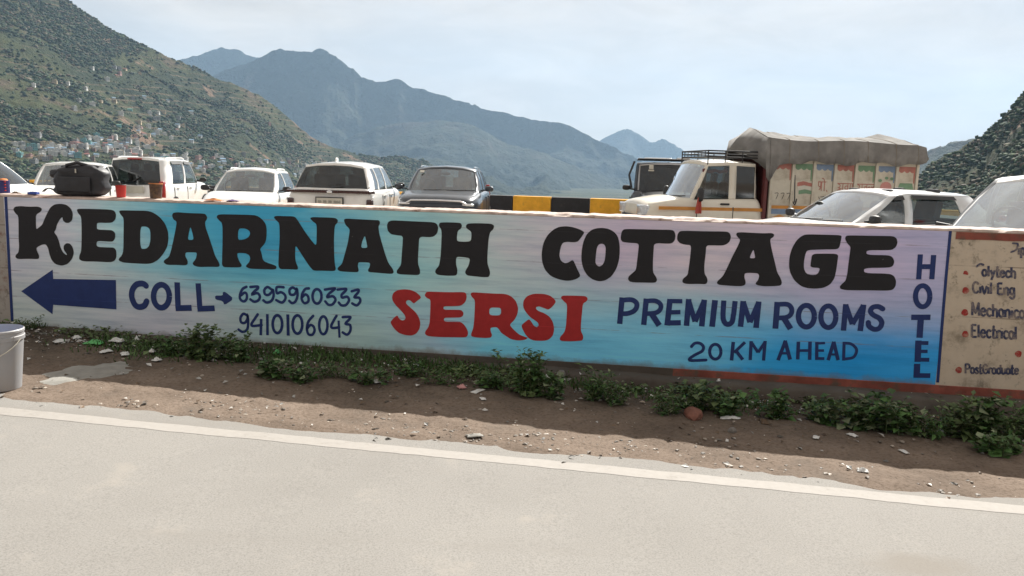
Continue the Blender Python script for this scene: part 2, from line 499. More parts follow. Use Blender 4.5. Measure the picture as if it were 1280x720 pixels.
for i, (wc, rc, st, wt) in enumerate(COMBO):
    for k in range(2):
        HM.append((house_mesh(wc, rc, random.uniform(8, 14), random.uniform(7, 10), max(1, st - k), i * 10 + k), wc, rc, wt))
def put_house(px, py, rs, scale=1.0):
    d = ray(px, py).normalized()
    hit = BV.ray_cast(CAM, d)
    if hit[0] is None: return False
    P = hit[0]
    for q in PLACED:
        if (q - P).length < 8.0 * scale: return False
    PLACED.append(P)
    me_, wc, rc, _ = rs.choices(HM, [x[3] for x in HM])[0]
    o = link_mesh('house', me_, None, P)
    o.rotation_euler = (0, 0, -math.atan2(d.x, d.y) + rs.gauss(0.1, 0.45)); o.scale = (scale,) * 3
    lb = {'grey flat': f'tiny {wc} flat-roofed house on the far town slope', 'blue tin': f'tiny {wc} house under a blue tin roof on the far slope', 'red tin': f'tiny {wc} house under a red tin roof on the far slope', 'green tin': f'tiny {wc} house under a green tin roof on the far slope'}[rc]
    tag(o, lb, 'house', f'{wc} {rc} roof houses of the hillside town')
    return True
PLACED = []
rsH = random.Random(64)
def cluster(n, cx, cy, sx, sy, slope=0.0, scale=(0.8, 1.15)):
    k = t = 0
    while k < n and t < n * 12:
        t += 1
        x_ = rsH.gauss(cx, sx); y_ = rsH.gauss(cy, sy) + slope * (x_ - cx)
        if x_ < -15 or x_ > 640: continue
        if put_house(x_, y_, rsH, rsH.uniform(*scale)): k += 1
cluster(52, 62, 188, 32, 5, 0.0, (0.6, 0.9))
cluster(62, 140, 186, 26, 7, 0.0, (0.6, 1.0))
cluster(58, 300, 207, 58, 6, 0.05, (0.6, 0.95))
cluster(36, 215, 203, 24, 5, 0.05, (0.6, 0.95))
cluster(24, 385, 211, 26, 5, 0.05, (0.65, 0.95))
cluster(10, 180, 165, 22, 6, 0.0, (0.6, 0.9))
cluster(22, 140, 125, 40, 14, 0.2, (0.55, 0.85))
cluster(10, 190, 140, 26, 12, 0.0, (0.6, 0.9))
cluster(7, 160, 88, 24, 4, 0.1, (0.6, 0.9))
cluster(10, 230, 165, 40, 12, 0.0, (0.6, 0.9))
cluster(5, 445, 214, 22, 5, 0.0, (0.6, 0.9))


# woods on the slopes: many small crowns, far too many to count
def icosa():
    t = (1 + 5 ** 0.5) / 2
    V = np.array([(-1, t, 0), (1, t, 0), (-1, -t, 0), (1, -t, 0), (0, -1, t), (0, 1, t), (0, -1, -t), (0, 1, -t), (t, 0, -1), (t, 0, 1), (-t, 0, -1), (-t, 0, 1)], float)
    V /= np.linalg.norm(V[0])
    Fc = np.array([(0, 11, 5), (0, 5, 1), (0, 1, 7), (0, 7, 10), (0, 10, 11), (1, 5, 9), (5, 11, 4), (11, 10, 2), (10, 7, 6), (7, 1, 8), (3, 9, 4), (3, 4, 2), (3, 2, 6), (3, 6, 8), (3, 8, 9), (4, 9, 5), (2, 4, 11), (6, 2, 10), (8, 6, 7), (9, 8, 1)])
    return V, Fc
ICO_V, ICO_F = icosa()

def woods(name, V, Fc, count, hmin, hmax, seed, mats, mask_scale, keep, yr, max_dist=1e9, label=None, clear=None):
    rs = np.random.RandomState(seed)
    c = V[Fc].mean(axis=1)
    a, b_, d = V[Fc[:, 0]], V[Fc[:, 1]], V[Fc[:, 3]]
    area = np.linalg.norm(np.cross(b_ - a, d - a), axis=1)
    dist = np.hypot(c[:, 0], c[:, 1])
    px = np.degrees(np.arctan2(c[:, 0], c[:, 1]))
    w = area * (px > yr[0]) * (px < yr[1]) * (dist < max_dist) * (c[:, 2] > -70) / np.maximum(dist, 100) ** 0.6
    mk = fbm(c[:, 0] / mask_scale, c[:, 1] / mask_scale + c[:, 2] / mask_scale, 4, seed + 2)
    w = w * np.clip((mk - keep) * 14, 0.06, 1)
    w = w / w.sum()
    pick = rs.choice(len(Fc), count, p=w)
    r1, r2 = rs.rand(count)[:, None], rs.rand(count)[:, None]
    q = V[Fc[pick]]
    P = (q[:, 0] * (1 - r1) + q[:, 1] * r1) * (1 - r2) + (q[:, 3] * (1 - r1) + q[:, 2] * r1) * r2
    if clear is not None:                                        # keep the streets of the town open
        C_ = np.array([tuple(q_) for q_ in clear])
        ok = np.ones(count, bool)
        for k in range(0, count, 4000):
            dd = P[k:k + 4000, None, :2] - C_[None, :, :2]
            along = (dd * (C_[None, :, :2] / np.linalg.norm(C_[:, :2], axis=1)[None, :, None])).sum(2)
            near = (np.hypot(dd[..., 0], dd[..., 1]) < 9) | ((along < 0) & (along > -26) & (np.hypot(dd[..., 0], dd[..., 1]) < 26) & (np.sqrt(np.maximum(0, (dd ** 2).sum(2) - along ** 2)) < 6))
            ok[k:k + 4000] = ~near.any(axis=1)
        P = P[ok]; count = len(P)
    h = hmin + (hmax - hmin) * rs.rand(count) ** 1.6
    wd = h * (0.75 + 0.9 * rs.rand(count))
    ang = rs.rand(count) * 6.283
    jit = 1 + 0.95 * (rs.rand(count, 12) - 0.5)
    L = ICO_V[None] * jit[:, :, None] * np.stack([wd / 2, wd / 2 * (0.7 + 0.6 * rs.rand(count)), h / 2 * 1.15], 1)[:, None, :]
    ca, sa = np.cos(ang)[:, None], np.sin(ang)[:, None]
    X = L[:, :, 0] * ca - L[:, :, 1] * sa + P[:, 0:1]
    Y = L[:, :, 0] * sa + L[:, :, 1] * ca + P[:, 1:2]
    Z = L[:, :, 2] * 0.7 + P[:, 2:3] + h[:, None] * 0.2
    VV = np.stack([X, Y, Z], 2).reshape(-1, 3)
    FF = (ICO_F[None] + 12 * np.arange(count)[:, None, None]).reshape(-1, 3)
    me = bpy.data.meshes.new(name)
    me.from_pydata(VV.tolist(), [], FF.tolist())
    for m in mats: me.materials.append(m)
    mi = np.repeat(np.minimum((rs.rand(count) ** 2.1 * len(mats)).astype(int), len(mats) - 1), 20)
    me.polygons.foreach_set('material_index', mi.tolist())
    me.polygons.foreach_set('use_smooth', [True] * len(me.polygons))
    me.update()
    o = link_mesh(name, me)
    tag(o, label, 'trees', kind='stuff')
    return o

def leafy(name, col, var=0.4, scale=0.4):
    m, n, l, b = new_mat(name)
    t = noise_node(n, l, scale, 5, 0.7)
    c = ramp(n, l, t.outputs['Fac'], [(0.3, [x * (1 - var) for x in col]), (0.7, [x * (1 + var) for x in col])])
    l.new(c.outputs['Color'], b.inputs['Base Color'])
    b.inputs['Roughness'].default_value = 0.85; b.inputs['Specular IOR Level'].default_value = 0.15
    bump(n, l, b, t.outputs['Fac'], 1.0, 0.6)
    return m
LEAFY = [leafy('dark_wood_foliage', (0.037, 0.056, 0.028)), leafy('green_wood_foliage', (0.050, 0.076, 0.028)), leafy('dry_wood_foliage', (0.092, 0.088, 0.050)), leafy('brown_scrub', (0.115, 0.093, 0.064))]
woods('hillside_woods', LV, LF, 62000, 2.6, 8.5, 101, LEAFY, 150.0, 0.47, (-44, 4), clear=PLACED, label='scattered trees and scrub covering the terraced slope above the town')
woods('right_hillside_woods', RV, RF, 26000, 1.1, 4.8, 107, LEAFY, 50.0, 0.46, (24, 40), label='dense trees and bushes covering the slope behind the parked silver car')

# ------------------------------------------------------------------ road, verge, wall frame
WT = 0.15                                     # wall runs along (1, -WT)
W_DIR = Vector((1, -WT, 0)).normalized()
W_NRM = Vector((WT, 1, 0)).normalized()       # away from the camera
W_ORG = Vector((0, 6.37, 0))
W_RZ = math.atan2(W_DIR.y, W_DIR.x)
W_TOP, W_THICK = 1.262, 0.24

def wall_uv(px, py):
    """pixel -> (along, up) on the front face of the wall"""
    d = ray(px, py)
    t = (W_ORG - CAM).dot(W_NRM) / d.dot(W_NRM)
    p = CAM + d * t - W_ORG
    return p.dot(W_DIR), p.z

def wl2w(u, v, z):
    """wall coordinates (along, towards the road, up) -> world"""
    return W_ORG + W_DIR * u - W_NRM * v + Vector((0, 0, z))

def to_uv(p):
    q = p - W_ORG
    return q.dot(W_DIR), -q.dot(W_NRM)

G_SLOPE = -0.02                                # the road falls gently along the wall
def gz(u):
    return G_SLOPE * np.clip(u, -14, 14)

def on_g(px, py, lift=0.0):
    """where the line of sight through a pixel meets the road plane"""
    d = ray(px, py); z = lift
    for _ in range(20):
        p = CAM + d * ((z - CAM.z) / d.z); z = float(gz(to_uv(p)[0])) + lift
    return p

# asphalt edge and painted line as straight lines in wall coordinates: v = a + b u
def fit(pts):
    uv = [to_uv(on_g(*p)) for p in pts]
    b, a = np.polyfit([q[0] for q in uv], [q[1] for q in uv], 1)
    return a, b
EDGE = fit([(0, 496), (400, 531), (760, 571), (1270, 624)])
LINE = fit([(0, 515), (400, 551), (760, 587), (1280, 639)])

def road_material():
    m, n, l, b = new_mat('sun_bleached_asphalt')
    a = noise_node(n, l, 0.55, 7, 0.62)
    c = ramp(n, l, a.outputs['Fac'], [(0.28, (0.240, 0.229, 0.212)), (0.52, (0.272, 0.260, 0.242)), (0.75, (0.298, 0.284, 0.262))]).outputs['Color']
    s = noise_node(n, l, 120, 5, 0.75)
    k = ramp(n, l, s.outputs['Fac'], [(0.34, (0.62, 0.62, 0.62)), (0.52, (1, 1, 1)), (0.72, (1.15, 1.15, 1.15))])
    c = mixc(n, l, 0.8, c, k.outputs['Color'], 'MULTIPLY')
    st = noise_node(n, l, 0.9, 5, 0.6, stretch=(0.25, 1.6, 1))
    k3 = ramp(n, l, st.outputs['Fac'], [(0.56, (0, 0, 0)), (0.74, (1, 1, 1))])
    c = mixc(n, l, k3.outputs['Color'], c, (0.232, 0.218, 0.199))
    d = noise_node(n, l, 2.2, 6, 0.65)
    k2 = ramp(n, l, d.outputs['Fac'], [(0.60, (0, 0, 0)), (0.78, (1, 1, 1))])
    c = mixc(n, l, k2.outputs['Color'], c, (0.318, 0.293, 0.262))
    # old oil stain with a soft uneven edge
    p_ = on_g(1150, 708)
    tc = n.new('ShaderNodeTexCoord'); vm = n.new('ShaderNodeVectorMath'); vm.operation = 'SUBTRACT'; vm.inputs[1].default_value = p_
    l.new(tc.outputs['Object'], vm.inputs[0])
    vs_ = n.new('ShaderNodeVectorMath'); vs_.operation = 'MULTIPLY'; vs_.inputs[1].default_value = (3.4, 7.5, 0); l.new(vm.outputs[0], vs_.inputs[0])
    ln_ = n.new('ShaderNodeVectorMath'); ln_.operation = 'LENGTH'; l.new(vs_.outputs[0], ln_.inputs[0])
    nz = noise_node(n, l, 7, 5, 0.65)
    ad = n.new('ShaderNodeMath'); ad.operation = 'MULTIPLY_ADD'; ad.inputs[1].default_value = 1.3; l.new(nz.outputs['Fac'], ad.inputs[0]); l.new(ln_.outputs['Value'], ad.inputs[2])
    ks = n.new('ShaderNodeMapRange'); ks.inputs['From Min'].default_value = 1.75; ks.inputs['From Max'].default_value = 1.0; ks.inputs['To Max'].default_value = 0.75; l.new(ad.outputs[0], ks.inputs['Value'])
    c = mixc(n, l, ks.outputs['Result'], c, (0.225, 0.205, 0.18))
    l.new(c, b.inputs['Base Color'])
    b.inputs['Roughness'].default_value = 0.9; b.inputs['Specular IOR Level'].default_value = 0.25
    bump(n, l, b, s.outputs['Fac'], 0.35, 0.004)
    return m
M_road = road_material()

def line_material():
    m, n, l, b = new_mat('worn_white_paint')
    a = noise_node(n, l, 26, 6, 0.7)
    a2 = noise_node(n, l, 3.2, 5, 0.7)
    mxn = n.new('ShaderNodeMath'); mxn.operation = 'MULTIPLY_ADD'; mxn.inputs[1].default_value = 0.6; l.new(a.outputs['Fac'], mxn.inputs[0])
    sc2 = n.new('ShaderNodeMath'); sc2.operation = 'MULTIPLY'; sc2.inputs[1].default_value = 0.4; l.new(a2.outputs['Fac'], sc2.inputs[0]); l.new(sc2.outputs[0], mxn.inputs[2])
    k = ramp(n, l, mxn.outputs[0], [(0.36, (0.28, 0.26, 0.235)), (0.44, (0.325, 0.303, 0.278)), (0.7, (0.368, 0.345, 0.318))])
    l.new(k.outputs['Color'], b.inputs['Base Color'])
    b.inputs['Roughness'].default_value = 0.85
    return m

def dirt_material():
    m, n, l, b = new_mat('dusty_verge')
    a = noise_node(n, l, 1.3, 8, 0.65)
    c = ramp(n, l, a.outputs['Fac'], [(0.3, (0.124, 0.095, 0.074)), (0.5, (0.190, 0.146, 0.114)), (0.72, (0.246, 0.192, 0.152))]).outputs['Color']
    s = noise_node(n, l, 46, 5, 0.7)
    k = ramp(n, l, s.outputs['Fac'], [(0.36, (0.55, 0.53, 0.5)), (0.52, (1, 1, 1)), (0.70, (1.0, 1.0, 1.0)), (0.78, (1, 1, 1))])
    c = mixc(n, l, 0.8, c, k.outputs['Color'], 'MULTIPLY')
    d = noise_node(n, l, 0.8, 6, 0.6)
    k2 = ramp(n, l, d.outputs['Fac'], [(0.55, (0, 0, 0)), (0.68, (1, 1, 1))])
    c = mixc(n, l, k2.outputs['Color'], c, (0.115, 0.095, 0.078))
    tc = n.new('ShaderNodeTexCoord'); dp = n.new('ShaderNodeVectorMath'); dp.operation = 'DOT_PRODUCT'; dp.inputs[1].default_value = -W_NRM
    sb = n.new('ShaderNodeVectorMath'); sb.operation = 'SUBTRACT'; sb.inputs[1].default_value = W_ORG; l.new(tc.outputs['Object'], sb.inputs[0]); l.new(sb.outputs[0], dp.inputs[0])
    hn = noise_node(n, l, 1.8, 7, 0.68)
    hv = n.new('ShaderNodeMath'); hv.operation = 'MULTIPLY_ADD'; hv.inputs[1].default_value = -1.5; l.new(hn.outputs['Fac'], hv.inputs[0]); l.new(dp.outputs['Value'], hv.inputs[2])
    hk = n.new('ShaderNodeMapRange'); hk.inputs['From Min'].default_value = 0.50; hk.inputs['From Max'].default_value = -0.35; hk.inputs['To Max'].default_value = 0.85; l.new(hv.outputs[0], hk.inputs['Value'])  # darker soil near the wall, also painted in to deepen the wall's shadow
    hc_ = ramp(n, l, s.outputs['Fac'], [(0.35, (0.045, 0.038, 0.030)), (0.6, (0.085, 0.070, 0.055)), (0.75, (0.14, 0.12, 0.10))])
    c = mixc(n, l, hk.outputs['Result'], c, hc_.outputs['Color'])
    l.new(c, b.inputs['Base Color'])
    b.inputs['Roughness'].default_value = 0.95; b.inputs['Specular IOR Level'].default_value = 0.15
    bump(n, l, b, s.outputs['Fac'], 0.6, 0.012)
    return m
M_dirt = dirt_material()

# verge heights in wall coordinates: rises gently to the wall on the left, keeps low beside the footing on the right
def verge_z(u, v):
    u = np.asarray(u, float); v = np.asarray(v, float)
    vr = EDGE[0] + EDGE[1] * u                       # distance of the asphalt edge from the wall
    t = np.clip(1 - v / np.maximum(vr, 0.3), 0, 1)   # 0 at the road, 1 at the wall
    side = np.clip((u + 1.2) / 3.5, 0, 1); side = side * side * (3 - 2 * side)
    rise = (0.030 * t ** 2.0) * (1 - side) + (-0.045 * t) * side + gz(u)
    n1 = (fbm(u * 1.4, v * 1.4, 4, 5) - 0.5) * 0.032 * np.clip(t * 3, 0, 1)
    n2 = (fbm(u * 9, v * 9, 4, 8) - 0.5) * 0.030 * np.clip(t * 6 + 0.25, 0, 1)
    lip = (fbm(u * 2.1, v * 2.1, 4, 13) - 0.52) * 0.035 * np.exp(-((v - vr) / 0.16) ** 2)
    drop = np.clip((v - vr) / 0.25, 0, 1)
    return 0.004 + rise + n1 + n2 * (1 - drop) + lip - 0.03 * drop

def verge_point(px, py):
    """where the line of sight through a pixel meets the verge"""
    d = ray(px, py); z = 0.0
    for _ in range(14):
        p = CAM + d * ((z - CAM.z) / d.z)
        u, v = to_uv(p); z = float(verge_z(u, v))
    return p

us = np.concatenate([np.linspace(-60, -9, 60), np.linspace(-8.8, 7.2, 420), np.linspace(7.5, 40, 40)])
vs = np.concatenate([np.linspace(-0.2, 2.9, 110), np.linspace(3.0, 5.4, 14)])
U, Vv = np.meshgrid(us, vs)
Zz = verge_z(U, Vv)
base = np.array(W_ORG)[None] + U.ravel()[:, None] * np.array(W_DIR)[None] - Vv.ravel()[:, None] * np.array(W_NRM)[None]
base[:, 2] = Zz.ravel()
nx = len(us)
ii = (np.arange(len(vs) - 1)[:, None] * nx + np.arange(nx - 1)[None, :]).ravel()
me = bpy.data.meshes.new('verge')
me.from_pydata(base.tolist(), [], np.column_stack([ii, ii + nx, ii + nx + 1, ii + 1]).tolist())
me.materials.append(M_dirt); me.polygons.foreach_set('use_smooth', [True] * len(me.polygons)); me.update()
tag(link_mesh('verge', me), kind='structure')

# road: flat asphalt sheet from the edge towards and past the camera
mb = MB()
ue = list(np.linspace(-70, -9, 30)) + list(np.linspace(-8.9, 7.5, 500)) + list(np.linspace(8, 60, 30))
rows = []
for k, vv in enumerate([0.0, 0.4, 3.0, 12.0]):
    row = []
    for u_ in ue:
        v_ = EDGE[0] + EDGE[1] * u_ + vv
        if k == 0: v_ += 0.10 * (float(fbm(u_ * 1.7, 0.0, 4, 77)) - 0.5) + 0.05 * (float(fbm(u_ * 14, 3.0, 3, 78)) - 0.5)
        p = wl2w(u_, v_, 0.0)
        row.append((p.x, p.y, float(gz(u_))))
    rows.append(row)
mb.grid(rows, flip=True)
tag(mb.build('road', M_road), kind='structure')
# white edge line
mb = MB(); rows = [[], []]
for u_ in ue:
    for k, w_ in enumerate((-0.060, 0.060)):
        v_ = LINE[0] + LINE[1] * u_ + w_ + 0.022 * (float(fbm(u_ * 6, k * 9.0, 3, 91)) - 0.5)
        p = wl2w(u_, v_, 0.0); rows[k].append((p.x, p.y, 0.0015 + float(gz(u_))))
mb.grid(rows, flip=True)
tag(mb.build('road_marking', line_material()), kind='structure')
# the ground this side of the road and the parking ground behind the wall
M_lot = simple('parking_ground', (0.34, 0.31, 0.275), 0.95, var=0.3, scale=1.2, bmp=0.3, dirt=((0.25, 0.22, 0.185), 0.5, 0.5, 0.7))
def plateau(name, quad, z, mat, n=24):
    a, b, c, d = [Vector(q) for q in quad]
    rows = []
    for i in range(n + 1):
        s = i / n; p, q = a.lerp(d, s), b.lerp(c, s)
        rows.append([(p.lerp(q, j / n).x, p.lerp(q, j / n).y, z + 0.03 * (float(fbm(p.lerp(q, j / n).x * 0.6, p.lerp(q, j / n).y * 0.6, 3, 15)) - 0.5)) for j in range(n + 1)])
    mb = MB(); mb.grid(rows)
    o = mb.build(name, mat, sm=60); tag(o, kind='structure'); return o
B0, B1 = at_y(-500, 260, 23.5), at_y(1900, 260, 21.0)      # rough line of the far barrier
plateau('parking_ground', [wl2w(-60, -W_THICK - 0.01, 0), wl2w(55, -W_THICK - 0.01, 0), (45, 24.3, 0), (-60, 26.5, 0)], -0.02, M_lot, 40)
# embankment below the parking ground, down to the valley
mb = MB(); rows = []
for k, (dy, z) in enumerate([(0, -0.05), (3, -1.5), (30, -22), (90, -60), (220, -118)]):
    rows.append([(-60 + (105) * j / 30 + (j / 30 - 0.5) * dy * 2, 26.4 - 2.2 * j / 30 + dy, z + (2.0 * (float(fbm(j * 0.9, k * 1.3, 3, 19)) - 0.5) if k > 1 else 0)) for j in range(31)])
mb.grid(rows); tag(mb.build('embankment', M_valley, sm=60), kind='structure')
mb = MB(); rows = []
for k in range(8):
    s = k / 7
    rows.append([(-70 + 130 * j / 20, -8.0 - 60 * s, -0.02 + 14 * s * s + 1.5 * s * (float(fbm(j * 0.7, k * 0.9, 3, 23)) - 0.5)) for j in range(21)])
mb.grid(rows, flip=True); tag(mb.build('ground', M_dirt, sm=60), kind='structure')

# ------------------------------------------------------------------ painted wall
def srgb(r, g, b):
    f = lambda c: (c / 255 / 12.92) if c <= 10 else ((c / 255 + 0.055) / 1.055) ** 2.4
    return (f(r), f(g), f(b))

U_L, U_R = wall_uv(9, 320)[0], wall_uv(1180, 380)[0]

def grime(n, l, c, amount=1.0):
    """dark algae streaks and chips as they lie on an old painted wall"""
    a = noise_node(n, l, 3.2, 8, 0.72, stretch=(1.0, 1.0, 0.55))
    k = ramp(n, l, a.outputs['Fac'], [(0.585, (0, 0, 0)), (0.72, (amount, amount, amount))])
    return mixc(n, l, k.outputs['Color'], c, (0.085, 0.075, 0.06))

def shutter_lines(n, l, c, zs, col, w=0.004, str_=0.6):
    """fine horizontal joints left by the shuttering boards"""
    tc = n.new('ShaderNodeTexCoord'); sx = n.new('ShaderNodeSeparateXYZ'); l.new(tc.outputs['Object'], sx.inputs[0])
    nz = noise_node(n, l, 1.5, 3)
    add = n.new('ShaderNodeMath'); add.operation = 'MULTIPLY_ADD'; add.inputs[1].default_value = 0.016
    l.new(nz.outputs['Fac'], add.inputs[0]); l.new(sx.outputs['Z'], add.inputs[2])
    brk = noise_node(n, l, 5.0, 4, stretch=(1, 1, 0.1))
    bk = ramp(n, l, brk.outputs['Fac'], [(0.42, (0, 0, 0)), (0.6, (str_, str_, str_))])
    for z0 in zs:
        s_ = n.new('ShaderNodeMath'); s_.operation = 'SUBTRACT'; s_.inputs[1].default_value = z0; l.new(add.outputs[0], s_.inputs[0])
        ab = n.new('ShaderNodeMath'); ab.operation = 'ABSOLUTE'; l.new(s_.outputs[0], ab.inputs[0])
        lt = n.new('ShaderNodeMath'); lt.operation = 'LESS_THAN'; lt.inputs[1].default_value = w; l.new(ab.outputs[0], lt.inputs[0])
        mu = n.new('ShaderNodeMath'); mu.operation = 'MULTIPLY'; l.new(lt.outputs[0], mu.inputs[0]); l.new(bk.outputs['Color'], mu.inputs[1])
        c = mixc(n, l, mu.outputs[0], c, col)
    return c

def mural_material():
    m, n, l, b = new_mat('mural_paint')
    tc = n.new('ShaderNodeTexCoord'); sx = n.new('ShaderNodeSeparateXYZ'); l.new(tc.outputs['Object'], sx.inputs[0])
    br = noise_node(n, l, 1.6, 5, 0.6, stretch=(0.5, 1, 2.2))          # brushed cloudiness
    ux = n.new('ShaderNodeMapRange'); ux.inputs['From Min'].default_value = U_L; ux.inputs['From Max'].default_value = U_R
    l.new(sx.outputs['X'], ux.inputs['Value'])
    dx = n.new('ShaderNodeMath'); dx.operation = 'MULTIPLY_ADD'; dx.inputs[1].default_value = 0.16
    l.new(br.outputs['Fac'], dx.inputs[0]); l.new(ux.outputs['Result'], dx.inputs[2])
    sh = n.new('ShaderNodeMath'); sh.operation = 'SUBTRACT'; sh.inputs[1].default_value = 0.08; l.new(dx.outputs[0], sh.inputs[0])
    TOP = [(0.0, (0.616, 0.633, 0.745)), (0.07, (0.640, 0.690, 0.800)), (0.13, (0.462, 0.741, 0.820)), (0.20, (0.108, 0.522, 0.758)), (0.30, (0.055, 0.421, 0.705)), (0.37, (0.078, 0.471, 0.730)), (0.45, (0.327, 0.660, 0.739)), (0.53, (0.524, 0.726, 0.742)), (0.60, (0.629, 0.662, 0.743)), (0.68, (0.636, 0.559, 0.733)), (0.78, (0.702, 0.645, 0.741)), (0.90, (0.621, 0.543, 0.765)), (1.0, (0.536, 0.532, 0.785))]
    MID = [(0.0, (0.629, 0.648, 0.757)), (0.10, (0.611, 0.707, 0.754)), (0.18, (0.350, 0.628, 0.736)), (0.28, (0.181, 0.570, 0.734)), (0.38, (0.139, 0.546, 0.755)), (0.48, (0.381, 0.701, 0.750)), (0.56, (0.525, 0.710, 0.757)), (0.63, (0.469, 0.668, 0.748)), (0.70, (0.386, 0.627, 0.755)), (0.78, (0.340, 0.592, 0.751)), (0.88, (0.426, 0.532, 0.765)), (1.0, (0.427, 0.503, 0.783))]
    LOW = [(0.0, (0.559, 0.653, 0.653)), (0.10, (0.559, 0.637, 0.701)), (0.20, (0.589, 0.620, 0.717)), (0.32, (0.472, 0.656, 0.657)), (0.42, (0.444, 0.657, 0.674)), (0.50, (0.440, 0.658, 0.808)), (0.56, (0.233, 0.739, 0.985)), (0.66, (0.204, 0.684, 0.990)), (0.75, (0.220, 0.684, 0.990)), (0.85, (0.040, 0.438, 0.912)), (0.93, (0.020, 0.382, 0.900)), (1.0, (0.045, 0.423, 0.934))]
    cols = [ramp(n, l, sh.outputs[0], t).outputs['Color'] for t in (TOP, MID, LOW)]
    zn = n.new('ShaderNodeMath'); zn.operation = 'MULTIPLY_ADD'; zn.inputs[1].default_value = 0.34
    l.new(br.outputs['Fac'], zn.inputs[0]); l.new(sx.outputs['Z'], zn.inputs[2])
    k1 = n.new('ShaderNodeMapRange'); k1.interpolation_type = 'SMOOTHSTEP'; k1.inputs['From Min'].default_value = 0.72; k1.inputs['From Max'].default_value = 1.14
    l.new(zn.outputs[0], k1.inputs['Value'])
    k2 = n.new('ShaderNodeMapRange'); k2.interpolation_type = 'SMOOTHSTEP'; k2.inputs['From Min'].default_value = 0.42; k2.inputs['From Max'].default_value = 0.86
    l.new(zn.outputs[0], k2.inputs['Value'])
    c = mixc(n, l, k2.outputs['Result'], cols[2], cols[1])
    c = mixc(n, l, k1.outputs['Result'], c, cols[0])
    st = noise_node(n, l, 3.5, 7, 0.7, stretch=(0.35, 1, 5.0))           # brush streaks
    k = ramp(n, l, st.outputs['Fac'], [(0.32, (0.70, 0.76, 0.82)), (0.5, (1, 1, 1)), (0.68, (1.22, 1.16, 1.12))])
    c = mixc(n, l, 0.9, c, k.outputs['Color'], 'MULTIPLY')
    c = shutter_lines(n, l, c, (1.135, 0.885, 0.60, 0.37), (0.22, 0.20, 0.28))
    ch = noise_node(n, l, 16, 5, 0.7)                                    # chips
    kc = ramp(n, l, ch.outputs['Fac'], [(0.735, (0, 0, 0)), (0.76, (1, 1, 1))])
    c = mixc(n, l, kc.outputs['Color'], c, (0.24, 0.21, 0.17))
    # splash dirt on the lowest hand's breadth
    dn = noise_node(n, l, 7, 6, 0.7)
    dz = n.new('ShaderNodeMath'); dz.operation = 'MULTIPLY_ADD'; dz.inputs[1].default_value = 0.14; l.new(dn.outputs['Fac'], dz.inputs[0]); l.new(sx.outputs['Z'], dz.inputs[2])
    kd = n.new('ShaderNodeMapRange'); kd.inputs['From Min'].default_value = 0.20; kd.inputs['From Max'].default_value = 0.12; l.new(dz.outputs[0], kd.inputs['Value'])
    c = mixc(n, l, kd.outputs['Result'], c, (0.20, 0.17, 0.14))
    l.new(c, b.inputs['Base Color'])
    b.inputs['Roughness'].default_value = 0.62; b.inputs['Specular IOR Level'].default_value = 0.3
    g = noise_node(n, l, 22, 6, 0.7)
    bump(n, l, b, g.outputs['Fac'], 0.25, 0.006)
    return m

def plaster_material(name, base, dark, red):
    m, n, l, b = new_mat(name)
    a = noise_node(n, l, 4.0, 8, 0.7)
    c = ramp(n, l, a.outputs['Fac'], [(0.34, dark), (0.47, base), (0.7, [x * 1.12 for x in base])]).outputs['Color']
    c = grime(n, l, c, 0.95)
    b2 = noise_node(n, l, 9.0, 8, 0.75); kb = ramp(n, l, b2.outputs['Fac'], [(0.56, (0, 0, 0)), (0.66, (0.8, 0.8, 0.8))])
    c = mixc(n, l, kb.outputs['Color'], c, (0.10, 0.085, 0.06))
    p_ = noise_node(n, l, 1.4, 7, 0.66)
    k = ramp(n, l, p_.outputs['Fac'], [(0.60, (0, 0, 0)), (0.70, (0.8, 0.8, 0.8))])
    c = mixc(n, l, k.outputs['Color'], c, red)
    c = shutter_lines(n, l, c, (1.0, 0.62), (0.12, 0.09, 0.07))
    l.new(c, b.inputs['Base Color']); b.inputs['Roughness'].default_value = 0.9
    bump(n, l, b, a.outputs['Fac'], 0.45, 0.012)
    return m

M_mural = mural_material()
M_plaster = plaster_material('stained_cream_plaster', (0.56, 0.475, 0.375), (0.30, 0.25, 0.19), (0.46, 0.385, 0.295))
M_rust = plaster_material('peeling_white_and_rust_plaster', (0.36, 0.33, 0.30), (0.17, 0.06, 0.035), (0.24, 0.075, 0.04))
M_redband = simple('faded_red_paint', (0.24, 0.065, 0.045), 0.75, var=0.35, scale=7, bmp=0.3, dirt=((0.11, 0.075, 0.055), 9, 0.50, 0.66))
M_coping = simple('sunlit_pinkish_coping', (0.50, 0.40, 0.35), 0.8, var=0.3, scale=10, bmp=0.4, dirt=((0.22, 0.13, 0.10), 6, 0.56, 0.66))
M_concrete = simple('damp_concrete', (0.10, 0.085, 0.07), 0.9, var=0.35, scale=6, bmp=0.6, dirt=((0.07, 0.055, 0.045), 3, 0.45, 0.65))

wall = MB()
ZB = 0.085                                   # where the mural ends above the red base band
def face(u0, u1, z0, z1, mi, y=0.0):
    n = max(1, int((u1 - u0) / 0.25)); rows = []
    for k in range(2):
        rows.append([(u0 + (u1 - u0) * j / n, y, (z0, z1)[k]) for j in range(n + 1)])
    wall.grid(rows, mi)
ZT = W_TOP - 0.022
UL0, UR0 = -46.0, 42.0
face(UL0, U_L, ZB, ZT, 2)
face(U_L, U_R, ZB, ZT, 0)
face(U_R, UR0, ZB, ZT, 1)
face(UL0, 1.3, -0.9, ZB - 0.004, 5, -0.004); face(1.3, UR0, -0.9, ZB - 0.004, 3, -0.004)    # base band a little proud
for ua_, ub_, mi_ in ((UL0, 1.3, 5), (1.3, UR0, 3)): wall.add([(ua_, -0.004, ZB - 0.004), (ub_, -0.004, ZB - 0.004), (ub_, 0, ZB), (ua_, 0, ZB)], [(0, 1, 2, 3)], mi_)
